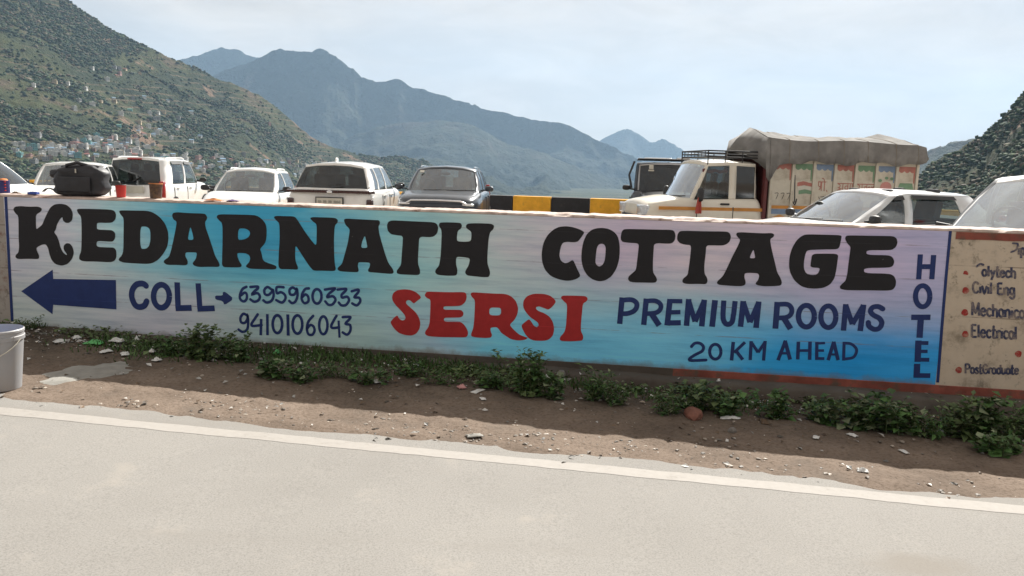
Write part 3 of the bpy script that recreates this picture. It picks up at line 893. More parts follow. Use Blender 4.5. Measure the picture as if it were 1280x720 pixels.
# coping: uneven rounded top
rows = [[], [], [], [], [], []]
n = 700
for j in range(n + 1):
    u_ = -9 + 16.0 * j / n if 0 < j < n else (UL0 if j == 0 else UR0)
    h_ = 0.008 * (float(fbm(u_ * 2.3, 0.0, 5, 201)) - 0.5) + 0.010 * (float(fbm(u_ * 16, 2.0, 3, 202)) - 0.5)
    chip = max(0.0, float(fbm(u_ * 5.0, 7.0, 4, 203)) - 0.66) * 0.10
    for k, (y_, z_) in enumerate([(0.0, -0.022), (-0.004, -0.018), (0.004 + chip, -0.003 - chip * 0.6), (0.05, 0.004), (W_THICK - 0.02, 0.004), (W_THICK, -0.02)]):
        rows[k].append((u_, y_, W_TOP + z_ + (h_ if k in (2, 3, 4) else 0)))
wall.grid(rows, 4)
wall.add([(UL0, W_THICK, -0.9), (UR0, W_THICK, -0.9), (UR0, W_THICK, W_TOP - 0.02), (UL0, W_THICK, W_TOP - 0.02)], [(1, 0, 3, 2)], 5)
wall_o = wall.build('roadside_wall', [M_mural, M_plaster, M_rust, M_redband, M_coping, M_concrete])
wall_o.location = W_ORG; wall_o.rotation_euler = (0, 0, W_RZ)
tag(wall_o, 'long roadside wall painted with a blue and lilac hotel advertisement', 'wall')

def wpart(mbx, name, mats, sm=None):
    return mbx.build(name, mats, wall_o, sm)

# red stripe along the top of the cream panel
mb = MB(); n = 60; rows = [[], []]
for j in range(n + 1):
    u_ = U_R + 0.03 + (4.8) * j / n
    rows[0].append((u_, -0.003, W_TOP - 0.075 + 0.012 * (float(fbm(u_ * 6, 1, 3, 61)) - 0.5)))
    rows[1].append((u_, -0.003, W_TOP - 0.024))
mb.grid(rows); wpart(mb, 'red_stripe', M_redband)
# footing that shows along the right half
mb = MB(); n = 120; rows = [[], [], [], []]
for j in range(n + 1):
    u_ = -2.2 + 8.5 * j / n
    w_ = 0.13 + 0.05 * (float(fbm(u_ * 2, 4, 4, 64)) - 0.5); z_ = 0.030 - 0.006 * u_ + 0.022 * (float(fbm(u_ * 3, 9, 4, 65)) - 0.5)
    for k, (y_, dz) in enumerate([(-0.003, 0.008), (-w_ * 0.8, 0.0), (-w_, -0.025), (-w_ - 0.03, -0.45)]):
        rows[k].append((u_, y_, z_ + dz))
mb.grid(rows, flip=True); wpart(mb, 'footing', M_concrete, 50)

# ---- lettering, traced on the wall face (zoom origin and scale, then zoom coordinates)
Z = {'a': (10, 240, 6.857), 'b': (140, 250, 6.857), 'c': (265, 250, 7.2), 'd': (410, 260, 6.857), 'e': (535, 260, 6.857), 'f': (670, 265, 7.2), 'g': (770, 275, 7.2), 'h': (885, 280, 8.0), 'i': (975, 280, 7.2),
     's': (480, 350, 8.0), 't': (600, 350, 8.0), 'l': (150, 340, 8.0), 'n': (285, 350, 7.111), 'p': (765, 365, 7.111), 'q': (930, 365, 6.737), 'r': (1120, 300, 3.7895), 'P': (0, 0, 1.0)}
def zuv(z, p):
    x0, y0, s_ = Z[z]
    return wall_uv(x0 + p[0] / s_, y0 + p[1] / s_)

def chaikin(P, it=2):
    for _ in range(it):
        Q = []
        for k in range(len(P)):
            a, b_ = P[k], P[(k + 1) % len(P)]
            Q.append((a[0] * .8 + b_[0] * .2, a[1] * .8 + b_[1] * .2)); Q.append((a[0] * .2 + b_[0] * .8, a[1] * .2 + b_[1] * .8))
        P = Q
    return P

def paint_mat(name, col, thin=0.0, under=(0.5, 0.4, 0.3)):
    m, n, l, b = new_mat(name)
    a = noise_node(n, l, 9, 6, 0.7)
    c = ramp(n, l, a.outputs['Fac'], [(0.3, [x * 0.8 for x in col]), (0.6, col), (0.8, [x * 1.25 + 0.006 for x in col])]).outputs['Color']
    c = shutter_lines(n, l, c, (1.135, 0.885, 0.60, 0.37), [x * 1.5 + 0.01 for x in col], 0.0025, 0.5)
    d = noise_node(n, l, 34, 5, 0.7)
    k = ramp(n, l, d.outputs['Fac'], [(0.69, (0, 0, 0)), (0.73, (1, 1, 1))])
    c = mixc(n, l, k.outputs['Color'], c, [x * 0.5 + 0.12 for x in col])
    if thin:
        w2 = noise_node(n, l, 13, 7, 0.75); kw = ramp(n, l, w2.outputs['Fac'], [(0.46, (0, 0, 0)), (0.62, (thin, thin, thin))])
        c = mixc(n, l, kw.outputs['Color'], c, under)
    l.new(c, b.inputs['Base Color']); b.inputs['Roughness'].default_value = 0.6; b.inputs['Specular IOR Level'].default_value = 0.3
    bump(n, l, b, a.outputs['Fac'], 0.2, 0.004)
    return m
M_black = paint_mat('black_letter_paint', (0.016, 0.016, 0.020))
M_blue = paint_mat('navy_letter_paint', (0.019, 0.040, 0.160))
M_red = paint_mat('red_letter_paint', (0.42, 0.028, 0.030))
M_oldblue = paint_mat('faded_slate_letter_paint', (0.045, 0.055, 0.115), 0.5)
M_oldred = paint_mat('faded_red_bullet_paint', (0.36, 0.035, 0.030), 0.6)

LIFT = [0.0020]
def poly_part(name, loops, mat, it=2, lift=None):
    y = -(lift if lift else LIFT[0])
    loops = [[Vector((u_, y, z_)) for (u_, z_) in (chaikin(lp, it) if it else lp)] for lp in loops]
    flat = [p for lp in loops for p in lp]
    tris = tessellate_polygon(loops)
    out = []
    for t in tris:
        a, b_, c = [flat[k] for k in t]
        nrm = (b_ - a).cross(c - a)
        if nrm.length < 1e-12: continue
        out.append(tuple(t) if nrm.y < 0 else tuple(t)[::-1])
    mb = MB(); mb.add(flat, out)
    return wpart(mb, name, mat)

def letter(z, outer, holes=(), mat=None):
    poly_part('painted_letter', [[zuv(z, p) for p in outer]] + [[zuv(z, p) for p in h] for h in holes], mat or M_black)

def ribbon(mb, P, w, lift, round_=True, n=5):
    """flat brush stroke along P (u, z points) of width w"""
    P = [Vector((p[0], p[1])) for p in P]
    k = len(P); h = w / 2
    Lp, Rp = [], []
    for i, p in enumerate(P):
        if i == 0: t = (P[1] - p).normalized(); m_ = 1
        elif i == k - 1: t = (p - P[-2]).normalized(); m_ = 1
        else:
            t1, t2 = (p - P[i - 1]).normalized(), (P[i + 1] - p).normalized()
            t = t1 + t2
            t = t.normalized() if t.length > 1e-6 else t1
            m_ = min(1.6, 1 / max(0.3, t.dot(t1)))
        nn = Vector((-t.y, t.x)) * h * m_
        Lp.append(p + nn); Rp.append(p - nn)
    V = [(q.x, -lift, q.y) for q in Lp] + [(q.x, -lift, q.y) for q in Rp]
    Fc = [(i, i + k, i + 1 + k, i + 1) for i in range(k - 1)]
    mb.add(V, Fc)
    if round_:
        for (c, t) in ((P[0], (P[0] - P[1]).normalized()), (P[-1], (P[-1] - P[-2]).normalized())):
            a0 = math.atan2(t.y, t.x)
            arc = [(c.x + h * math.cos(a0 - math.pi / 2 + math.pi * j / n), -lift, c.y + h * math.sin(a0 - math.pi / 2 + math.pi * j / n)) for j in range(n + 1)]
            mb.add(arc, [tuple(range(n + 1))])

def fix_normals(mb):
    for i, f in enumerate(mb.f):
        a, b_, c = [Vector(mb.v[q]) for q in f[:3]]
        if (b_ - a).cross(c - a).y > 0: mb.f[i] = tuple(f[::-1])

def smooth_line(P, per=5, closed=False):
    if len(P) < 3: return list(P)
    P = list(P)
    if closed: P = P + [P[0]]
    s = spline(P, (len(P) - 1) * per + 1)
    return [tuple(q) for q in s]

def strokes(z, items, mat, name='painted_letter', wscale=1.0):
    """items: (width, points) curves, ('L', width, points) straight butt-ended, ('O', width, cx, cy, rx, ry) rings; zoom units"""
    mb = MB()
    s_ = Z[z][2]
    for k, it in enumerate(items):
        lift = 0.0020 + 0.00045 * k
        closed_ring = False
        if it[0] == 'O':
            _, w, cx, cy, rx, ry = it
            P = [(cx + rx * math.cos(t) , cy + ry * math.sin(t)) for t in np.linspace(0, 2 * math.pi, 30)]
            rnd = False
        elif it[0] == 'L':
            _, w, P = it; rnd = False
        else:
            w, P = it; P = smooth_line(P); rnd = True
        uv = [zuv(z, p) for p in P]
        x0, y0, _s = Z[z]
        ppm = abs(wall_uv(x0 + P[0][0] / s_ + 1, y0 + P[0][1] / s_)[0] - wall_uv(x0 + P[0][0] / s_, y0 + P[0][1] / s_)[0])
        ribbon(mb, uv, w / s_ * ppm * wscale, lift, rnd)
    fix_normals(mb)
    return wpart(mb, name, mat)

letter('a', [(45,150),(60,125),(110,120),(180,126),(260,124),(292,140),(288,165),(240,195),(240,250),(243,320),(265,305),(295,280),(310,240),(340,175),(365,130),(400,106),(450,100),(500,108),(540,140),(558,185),(552,240),(525,265),(495,265),(472,245),(468,212),(445,235),(420,280),(412,320),(395,345),(420,375),(438,420),(450,470),(470,515),(500,540),(508,535),(478,495),(478,460),(500,438),(530,440),(555,470),(567,520),(550,575),(515,615),(465,633),(410,620),(375,585),(355,530),(345,480),(325,448),(295,450),(250,472),(243,490),(262,530),(270,555),(262,575),(180,572),(85,575),(65,560),(66,540),(90,520),(97,470),(92,400),(92,300),(90,205),(62,180)])
letter('a', [(590,150),(610,143),(720,145),(880,150),(915,162),(928,195),(922,235),(895,262),(850,265),(765,262),(762,290),(764,322),(850,325),(895,328),(920,350),(920,395),(900,425),(860,425),(760,418),(760,470),(850,475),(910,475),(930,505),(930,560),(915,590),(880,602),(760,596),(640,594),(610,575),(612,545),(628,510),(632,420),(632,300),(628,210),(600,180)])
letter('b', [(60,95),(80,88),(180,90),(300,92),(350,105),(410,145),(455,200),(482,270),(485,340),(475,400),(445,455),(400,510),(350,540),(300,548),(200,543),(100,537),(60,520),(58,505),(85,475),(98,440),(100,300),(102,155),(75,125)],
       [[(243,228),(290,226),(318,240),(330,270),(330,350),(318,395),(295,418),(243,418)]])
letter('b', [(515,130),(525,110),(560,104),(650,112),(760,115),(800,118),(817,145),(815,165),(797,190),(805,240),(830,310),(860,400),(885,480),(915,530),(925,558),(915,574),(840,572),(740,574),(700,560),(690,540),(720,505),(730,450),(690,448),(632,448),(628,480),(650,520),(650,550),(630,560),(560,556),(470,556),(443,535),(448,515),(490,488),(510,420),(530,330),(548,240),(556,185),(525,165)],
       [[(673,225),(690,280),(702,342),(650,342),(658,290)]])
letter('c', [(40,150),(60,128),(200,130),(330,133),(400,138),(450,170),(485,215),(494,270),(490,350),(475,395),(432,440),(445,470),(460,545),(500,565),(575,590),(583,610),(570,625),(450,622),(340,618),(305,600),(310,585),(335,560),(346,525),(335,495),(300,478),(230,475),(228,500),(245,550),(270,585),(262,605),(170,606),(90,603),(92,500),(96,350),(95,210),(60,180)],
       [[(238,256),(300,256),(335,275),(346,300),(330,335),(290,355),(233,362)]])
letter('c', [(555,155),(575,142),(660,145),(745,147),(775,185),(840,290),(900,370),(940,415),(943,300),(943,218),(910,195),(882,165),(900,153),(1000,156),(1110,160),(1134,180),(1130,205),(1105,230),(1098,350),(1100,480),(1105,570),(1116,620),(1105,640),(1000,636),(915,637),(880,600),(820,510),(770,430),(752,412),(748,480),(752,550),(777,610),(770,627),(690,622),(598,622),(600,500),(610,350),(608,210),(580,185)])
letter('d', [(135,100),(155,90),(220,94),(300,98),(400,103),(440,105),(448,130),(432,160),(440,220),(465,310),(495,410),(520,475),(555,520),(565,550),(550,565),(480,560),(400,553),(348,548),(342,530),(358,505),(363,468),(300,465),(262,465),(255,495),(265,535),(255,550),(180,548),(100,542),(82,525),(85,510),(120,480),(140,410),(170,300),(183,220),(187,180),(150,145)],
       [[(317,232),(330,290),(340,342),(283,342),(292,290)]])
letter('d', [(505,150),(515,120),(545,105),(650,110),(780,116),(910,122),(938,140),(946,175),(935,220),(905,245),(870,250),(782,245),(778,330),(772,420),(772,480),(788,525),(790,560),(775,575),(700,572),(620,568),(590,560),(590,535),(610,510),(628,480),(632,400),(640,300),(643,240),(590,233),(540,225),(512,195)])
letter('e', [(92,150),(100,125),(150,122),(230,124),(280,128),(292,150),(285,175),(255,195),(247,250),(250,285),(310,290),(368,285),(373,235),(370,200),(330,175),(324,150),(345,132),(430,130),(540,134),(568,150),(562,180),(530,210),(518,280),(510,400),(510,480),(528,530),(533,565),(520,592),(470,592),(400,585),(335,578),(317,555),(325,530),(350,490),(362,430),(300,420),(242,417),(240,480),(253,530),(250,565),(235,580),(150,580),(80,572),(60,550),(68,525),(95,495),(108,420),(115,300),(118,190)])
letter('f', [(270,127),(330,135),(400,158),(438,182),(410,225),(380,265),(350,272),(320,272),(285,268),(245,275),(228,300),(215,350),(210,395),(225,440),(262,462),(295,452),(325,432),(340,440),(370,510),(403,575),(370,600),(320,616),(270,619),(200,605),(130,575),(80,520),(55,450),(50,370),(65,280),(105,205),(160,155),(210,133)])
letter('f', [(590,142),(650,150),(700,175),(735,215),(752,280),(755,350),(748,430),(725,510),(680,580),(625,615),(570,625),(510,608),(460,570),(425,510),(407,430),(412,340),(425,270),(455,200),(500,160),(545,146)],
       [[(590,284),(615,292),(628,320),(625,380),(618,440),(600,475),(572,492),(545,478),(534,450),(540,380),(548,320),(565,292)]])
letter('g', [(42,150),(52,100),(75,80),(200,82),(350,86),(500,88),(525,100),(537,140),(530,180),(510,205),(480,214),(342,207),(338,280),(332,380),(332,470),(360,510),(372,540),(355,565),(260,563),(160,562),(120,553),(107,530),(115,505),(150,475),(180,450),(190,370),(200,280),(207,210),(120,205),(60,198),(45,180)])
letter('g', [(549,160),(555,125),(575,98),(650,97),(800,102),(1000,103),(1025,120),(1035,150),(1025,190),(1000,215),(960,230),(880,228),(812,228),(808,300),(795,400),(795,480),(820,520),(825,550),(812,578),(740,575),(650,576),(605,568),(595,550),(605,525),(645,495),(655,430),(668,330),(678,225),(620,222),(575,208),(553,185)])
letter('h', [(280,105),(290,85),(340,82),(450,88),(560,93),(640,90),(663,105),(655,130),(620,150),(630,220),(650,310),(675,410),(690,480),(720,530),(740,580),(730,615),(650,622),(560,622),(490,612),(472,595),(500,560),(513,520),(500,492),(430,488),(368,490),(362,530),(378,580),(370,610),(330,622),(230,618),(110,608),(90,595),(90,575),(150,520),(190,440),(240,330),(290,235),(325,160),(295,130)],
       [[(455,252),(465,300),(473,342),(415,342),(430,300)]])
letter('i', [(235,92),(400,96),(555,100),(552,130),(535,210),(510,228),(400,228),(245,234),(228,270),(215,340),(214,400),(235,445),(280,460),(320,458),(345,440),(362,395),(272,390),(278,340),(288,268),(400,266),(525,268),(518,330),(505,420),(490,490),(450,545),(390,575),(320,582),(250,578),(190,560),(130,510),(92,440),(80,380),(85,290),(110,210),(150,145),(190,110)])
letter('i', [(583,130),(595,105),(640,102),(850,106),(1020,108),(1050,130),(1058,165),(1045,205),(1010,232),(960,236),(778,235),(778,278),(980,280),(1015,300),(1030,340),(1015,380),(975,393),(756,395),(756,442),(980,446),(1025,465),(1045,510),(1040,560),(1015,592),(960,600),(800,597),(600,596),(545,585),(535,565),(555,540),(590,510),(605,450),(615,360),(628,260),(635,205),(605,175)])
letter('s', [(210,92),(265,98),(320,120),(360,155),(372,180),(335,205),(300,235),(285,225),(262,203),(235,200),(218,218),(225,240),(270,280),(320,325),(350,375),(365,430),(355,490),(325,535),(280,556),(215,552),(150,530),(105,490),(75,445),(65,420),(95,380),(135,350),(150,385),(180,405),(205,400),(217,380),(205,345),(160,295),(115,250),(85,205),(80,160),(100,120),(150,97)], mat=M_red)
letter('s', [(410,140),(430,115),(520,118),(650,122),(800,120),(822,135),(828,170),(815,220),(770,258),(690,262),(595,262),(595,297),(700,297),(770,298),(797,325),(790,360),(760,375),(680,375),(600,377),(600,415),(700,417),(770,418),(810,455),(840,510),(840,550),(820,574),(700,572),(560,570),(440,562),(410,540),(412,515),(445,470),(458,420),(462,330),(465,260),(465,195),(430,180),(410,160)], mat=M_red)
letter('t', [(-95,140),(-80,122),(20,128),(150,136),(250,138),(310,160),(360,210),(383,280),(375,340),(345,400),(295,447),(330,490),(390,545),(450,568),(482,578),(450,598),(380,605),(310,592),(260,560),(215,530),(180,480),(160,470),(105,475),(105,510),(122,550),(110,575),(60,580),(-30,575),(-85,565),(-90,540),(-70,490),(-60,430),(-52,300),(-50,200),(-80,170)],
       [[(95,275),(195,275),(210,290),(212,330),(195,355),(92,352)]], M_red)
letter('t', [(540,136),(640,138),(700,155),(745,190),(760,220),(725,265),(685,298),(640,280),(590,262),(560,270),(560,290),(585,310),(640,330),(695,365),(730,420),(743,490),(730,555),(690,595),(640,608),(540,606),(490,585),(450,540),(410,455),(450,420),(490,390),(510,410),(540,460),(570,472),(588,455),(580,425),(545,400),(500,370),(450,310),(430,260),(435,205),(470,160)], mat=M_red)
letter('t', [(808,180),(820,157),(880,155),(1000,158),(1060,162),(1078,185),(1070,210),(1028,235),(1020,330),(1010,430),(1008,510),(1032,555),(1030,595),(1010,608),(900,613),(810,610),(795,590),(805,565),(845,520),(860,460),(868,350),(872,240),(835,210)], mat=M_red)
# arrows
poly_part('painted_arrow', [[wall_uv(*p) for p in [(26.7,364),(66,337),(66.7,348.5),(145,350),(145.7,386.7),(66.7,381),(65.7,392.7)]]], M_blue, 0)
poly_part('painted_arrow', [[zuv('l', p) for p in [(950,235),(1030,235),(1028,200),(1055,198),(1140,268),(1045,332),(1028,290),(955,275)]]], M_blue, 1)
# COLL
strokes('l', [(56, [(262,138),(240,120),(205,115),(160,130),(125,180),(118,240),(135,300),(165,340),(205,350),(245,335),(268,292)])], M_blue)
strokes('l', [('O', 55, 415, 242, 79, 115)], M_blue)
strokes('l', [('L', 55, [(572,103),(582,365)]), ('L', 56, [(556,362),(718,358)])], M_blue)
strokes('l', [('L', 53, [(782,113),(800,370)]), ('L', 54, [(775,368),(948,362)])], M_blue)
# telephone numbers
W_ = 23
for it in ([(165,60),(130,80),(108,130),(110,170),(140,190),(165,170),(168,130),(150,112),(118,135)],
           [(200,62),(262,58),(265,75),(238,98),(216,127),(262,116),(284,148),(268,182),(232,192),(200,172)],
           [(385,82),(352,62),(324,88),(330,125),(360,132),(388,108),(400,88),(406,140),(386,185),(345,200),(315,180)],
           [(495,64),(435,64),(436,116),(472,108),(506,132),(510,168),(480,200),(430,178)],
           [(604,84),(574,66),(547,90),(556,128),(590,128),(608,98),(614,82),(618,140),(600,190),(570,205),(545,185)],
           [(720,74),(688,80),(662,120),(656,170),(680,205),(714,190),(714,150),(690,128),(662,150)],
           None,
           [(862,85),(945,74),(938,90),(898,122),(884,152),(932,144),(956,176),(930,215),(895,220),(865,190)],
           [(975,85),(1045,78),(1045,95),(1012,130),(1016,156),(1060,148),(1076,180),(1050,220),(1010,225),(985,200)],
           [(1100,100),(1155,85),(1160,105),(1125,152),(1166,158),(1176,190),(1145,225),(1105,208)]):
    if it is None: strokes('n', [('O', 24, 792, 145, 40, 64)], M_blue)
    else: strokes('n', [(W_, it)], M_blue)
strokes('n', [(W_, [(172,315),(138,300),(112,335),(118,375),(150,380),(174,345),(174,312),(180,380),(170,440),(130,460),(95,440)])], M_blue)
strokes('n', [(W_, [(265,305),(235,350),(210,390),(222,408),(300,400)]), ('L', 24, [(296,345),(292,490)])], M_blue)
strokes('n', [('L', 24, [(350,302),(352,490)])], M_blue)
strokes('n', [('O', 25, 440, 392, 42, 79)], M_blue)
strokes('n', [('L', 27, [(532,305),(536,494)])], M_blue)
strokes('n', [('O', 25, 618, 395, 43, 81)], M_blue)
strokes('n', [(W_, [(758,318),(715,370),(702,430),(715,480),(750,485),(770,450),(760,412),(732,400),(705,430)])], M_blue)
strokes('n', [('O', 24, 848, 402, 37, 79)], M_blue)
strokes('n', [(W_, [(965,318),(940,360),(918,408),(932,426),(988,420)]), ('L', 20, [(984,360),(992,512)])], M_blue)
strokes('n', [(W_, [(1020,330),(1085,328),(1078,350),(1046,388),(1086,400),(1088,450),(1060,485),(1020,465)])], M_blue)
# PREMIUM
strokes('p', [('L', 48, [(90,48),(68,283)]), (44, [(95,72),(170,68),(214,92),(220,130),(195,168),(140,190),(88,192)])], M_blue)
strokes('p', [('L', 48, [(305,58),(282,292)]), (42, [(305,80),(385,78),(430,108),(430,150),(392,183),(302,193)]), ('L', 52, [(352,195),(420,297)])], M_blue)
strokes('p', [('L', 50, [(516,62),(490,297)]), ('L', 40, [(515,80),(625,82)]), ('L', 40, [(505,180),(608,178)]), ('L', 48, [(490,274),(611,272)])], M_blue)
strokes('p', [('L', 50, [(682,63),(662,300)]), ('L', 50, [(820,68),(797,305)]), ('L', 46, [(678,66),(738,262)]), ('L', 46, [(822,72),(738,262)])], M_blue)
strokes('p', [('L', 52, [(916,72),(889,308)])], M_blue)
strokes('p', [('L', 46, [(994,75),(986,200)]), ('L', 46, [(1094,80),(1080,205)]), (46, [(986,195),(990,245),(1010,280),(1040,285),(1068,262),(1079,200)])], M_blue)
strokes('p', [('L', 50, [(1167,80),(1142,308)]), ('L', 50, [(1304,84),(1280,318)]), ('L', 46, [(1165,84),(1226,268)]), ('L', 46, [(1305,88),(1226,268)])], M_blue)
# ROOMS
strokes('q', [('L', 50, [(281,83),(264,308)]), (42, [(282,104),(365,104),(400,138),(395,185),(355,213),(278,218)]), ('L', 50, [(335,218),(392,310)])], M_blue)
strokes('q', [('O', 46, 525, 203, 67, 91)], M_blue)
strokes('q', [('O', 45, 710, 208, 63, 91)], M_blue)
strokes('q', [('L', 46, [(857,102),(837,325)]), ('L', 48, [(1006,106),(978,328)]), ('L', 44, [(855,106),(912,270)]), ('L', 44, [(1006,110),(912,270)])], M_blue)
strokes('q', [(45, [(1168,142),(1130,122),(1082,130),(1065,163),(1090,194),(1138,220),(1160,260),(1140,303),(1098,314),(1055,290),(1046,256)])], M_blue)
# 20 KM AHEAD
strokes('p', [(27, [(706,485),(735,456),(780,455),(812,485),(800,525),(740,557),(692,590),(704,608),(835,604)])], M_blue)
strokes('p', [('O', 28, 918, 530, 50, 66)], M_blue)
strokes('p', [('L', 32, [(1078,443),(1062,608)]), ('L', 28, [(1182,446),(1085,538)]), ('L', 30, [(1102,522),(1162,600)])], M_blue)
strokes('q', [('L', 28, [(60,413),(52,572)]), ('L', 28, [(178,411),(164,577)]), ('L', 26, [(58,418),(118,508)]), ('L', 26, [(180,416),(118,508)])], M_blue)
strokes('q', [('L', 30, [(350,408),(286,574)]), ('L', 32, [(345,409),(388,568)]), ('L', 22, [(315,515),(375,515)])], M_blue)
strokes('q', [('L', 30, [(458,418),(452,567)]), ('L', 30, [(556,417),(552,570)]), ('L', 24, [(455,492),(555,492)])], M_blue)
strokes('q', [('L', 28, [(613,420),(612,572)]), ('L', 22, [(612,432),(682,429)]), ('L', 22, [(612,492),(673,492)]), ('L', 26, [(612,558),(676,560)])], M_blue)
strokes('q', [('L', 30, [(756,418),(708,574)]), ('L', 30, [(755,418),(792,573)]), ('L', 20, [(730,525),(782,525)])], M_blue)
strokes('q', [('L', 26, [(843,418),(838,577)]), (25, [(846,430),(900,436),(942,472),(944,512),(915,552),(842,564)])], M_blue)
# HOTEL
strokes('r', [('L', 25, [(115,68),(107,186)]), ('L', 25, [(178,71),(169,186)]), ('L', 25, [(112,126),(173,126)])], M_blue)
strokes('r', [('O', 25, 126, 266, 34, 50)], M_blue)
strokes('r', [('L', 28, [(72,366),(163,366)]), ('L', 30, [(118,360),(111,463)])], M_blue)
strokes('r', [('L', 30, [(106,476),(102,577)]), ('L', 20, [(100,487),(153,488)]), ('L', 17, [(100,527),(149,527)]), ('L', 20, [(94,566),(157,567)])], M_blue)
strokes('r', [('L', 30, [(100,586),(97,652)]), ('L', 24, [(84,641),(162,642)])], M_blue)
# border lines
strokes('P', [('L', 3.6, [(7.3,246),(9.5,290),(12.5,345),(15.5,402)])], M_blue, 'painted_line')
strokes('P', [('L', 3.8, [(1188,288),(1183,340),(1178,400),(1172,478)])], M_blue, 'painted_line')

# older lettering on the cream panel: a small brush alphabet (unit box, y up)
def arc(cx, cy, rx, ry, a0, a1, n=9):
    return [(cx + rx * math.cos(R(a0 + (a1 - a0) * k / n)), cy + ry * math.sin(R(a0 + (a1 - a0) * k / n))) for k in range(n + 1)]
GLY = {
 'P': (0.62, [[(0.08,0),(0.08,1)], [(0.08,0.98),(0.4,0.98),(0.56,0.75),(0.4,0.5),(0.08,0.48)]]), 'o': (0.55, [arc(0.27,0.32,0.2,0.3,90,450,14)]), 'l': (0.28, [[(0.12,0),(0.12,1.02)]]),
 'y': (0.52, [[(0.06,0.62),(0.24,0.1)], [(0.46,0.62),(0.12,-0.32)]]), 't': (0.42, [[(0.2,0.95),(0.18,0.1),(0.34,0.02)], [(0.02,0.64),(0.4,0.64)]]), 'e': (0.55, [[(0.1,0.34),(0.44,0.36)], arc(0.27,0.32,0.2,0.3,10,315,12)]),
 'c': (0.5, [arc(0.27,0.32,0.2,0.3,50,310,11)]), 'h': (0.56, [[(0.1,0),(0.1,1)], [(0.1,0.45),(0.28,0.62),(0.44,0.5),(0.45,0)]]), 'C': (0.66, [arc(0.36,0.5,0.28,0.48,45,315,12)]), 'i': (0.26, [[(0.12,0),(0.12,0.6)], [(0.11,0.8),(0.13,0.84)]]),
 'v': (0.5, [[(0.05,0.62),(0.24,0.02),(0.45,0.62)]]), 'E': (0.6, [[(0.1,0),(0.1,1)], [(0.1,0.98),(0.52,0.98)], [(0.1,0.52),(0.45,0.52)], [(0.1,0.02),(0.54,0.02)]]), 'n': (0.56, [[(0.1,0),(0.1,0.62)], [(0.1,0.45),(0.28,0.62),(0.44,0.5),(0.45,0)]]),
 'g': (0.55, [arc(0.27,0.34,0.2,0.28,90,450,12), [(0.47,0.6),(0.47,-0.15),(0.28,-0.32),(0.08,-0.2)]]), 'M': (0.8, [[(0.08,0),(0.12,1)], [(0.12,1),(0.38,0.25),(0.64,1)], [(0.64,1),(0.7,0)]]), 'a': (0.55, [arc(0.26,0.32,0.2,0.3,60,420,12), [(0.46,0.6),(0.48,0)]]),
 'r': (0.42, [[(0.1,0),(0.1,0.62)], [(0.1,0.42),(0.24,0.6),(0.38,0.58)]]), 's': (0.45, [[(0.38,0.55),(0.2,0.62),(0.1,0.48),(0.3,0.3),(0.36,0.12),(0.2,0),(0.06,0.1)]]), 'G': (0.68, [arc(0.36,0.5,0.28,0.48,45,300,12), [(0.62,0.14),(0.62,0.46),(0.4,0.46)]]),
 'd': (0.56, [arc(0.26,0.32,0.2,0.3,0,360,12), [(0.47,0),(0.47,1)]]), 'u': (0.54, [[(0.08,0.62),(0.1,0.15),(0.26,0.0),(0.44,0.2)], [(0.45,0.62),(0.46,0)]]), 'D': (0.64, [[(0.1,0),(0.1,1)], [(0.1,0.98),(0.42,0.9),(0.55,0.5),(0.42,0.1),(0.1,0.02)]]),
 'p': (0.55, [[(0.1,0.62),(0.1,-0.34)], arc(0.29,0.32,0.19,0.3,180,540,12)]), 'q': (0.55, [arc(0.27,0.34,0.2,0.28,90,450,12)]), ' ': (0.4, []),
}
def old_text(txt, x, y, h, sx, skew=0.0, w=3.0, mat=None, lean=0.0):
    """x, y: pixel of the baseline start; h: capital height in pixels"""
    for ch in txt:
        adv, st = GLY[ch]
        if st:
            items = []
            for s_ in st:
                P = [(x + q[0] * h * sx + lean * q[1] * h, y - q[1] * h + skew * q[0] * h * sx) for q in s_]
                items.append((w, P) if len(P) > 2 else ('L', w, P))
            strokes('P', items, mat or M_oldblue)
        x += adv * h * sx; y += skew * adv * h * sx
old_text('olytech', 1227, 345, 13, 0.98, 0.055, 3.0)
strokes('P', [(3.0, [(1221,333),(1225,330),(1229,331)])], M_oldblue)
old_text('Civil Eng', 1215, 366, 14, 0.94, 0.055, 3.0)
old_text('Mechanica', 1214, 394, 15.5, 0.90, 0.06, 3.0)
old_text('Electrical', 1213.5, 421, 15.5, 0.86, 0.055, 3.0)
old_text('PostGraduate', 1206, 466.5, 11.5, 0.93, 0.02, 2.6)
old_text('ip', 1272, 318, 13, 0.9, 0.05, 3.0)
strokes('P', [(2.6, [(1264,315),(1270,312),(1272,305),(1266,304)])], M_oldblue)
for (bx_, by_, r_, a_, b2) in [(1207,341.5,3.2,160,420), (1207,363,4.3,0,360), (1206,390.5,4.3,0,360), (1206.5,417.5,4.1,0,360), (1273,442.5,4.2,0,360), (1198.5,462.5,4.1,0,360)]:
    P = [(bx_ + r_ * (1 + 0.12 * math.sin(3 * t + bx_)) * math.cos(t), by_ + r_ * math.sin(t)) for t in np.linspace(R(a_), R(b2), 16)][:-1]
    poly_part('painted_dot', [[wall_uv(*p) for p in P]], M_oldred, 0)

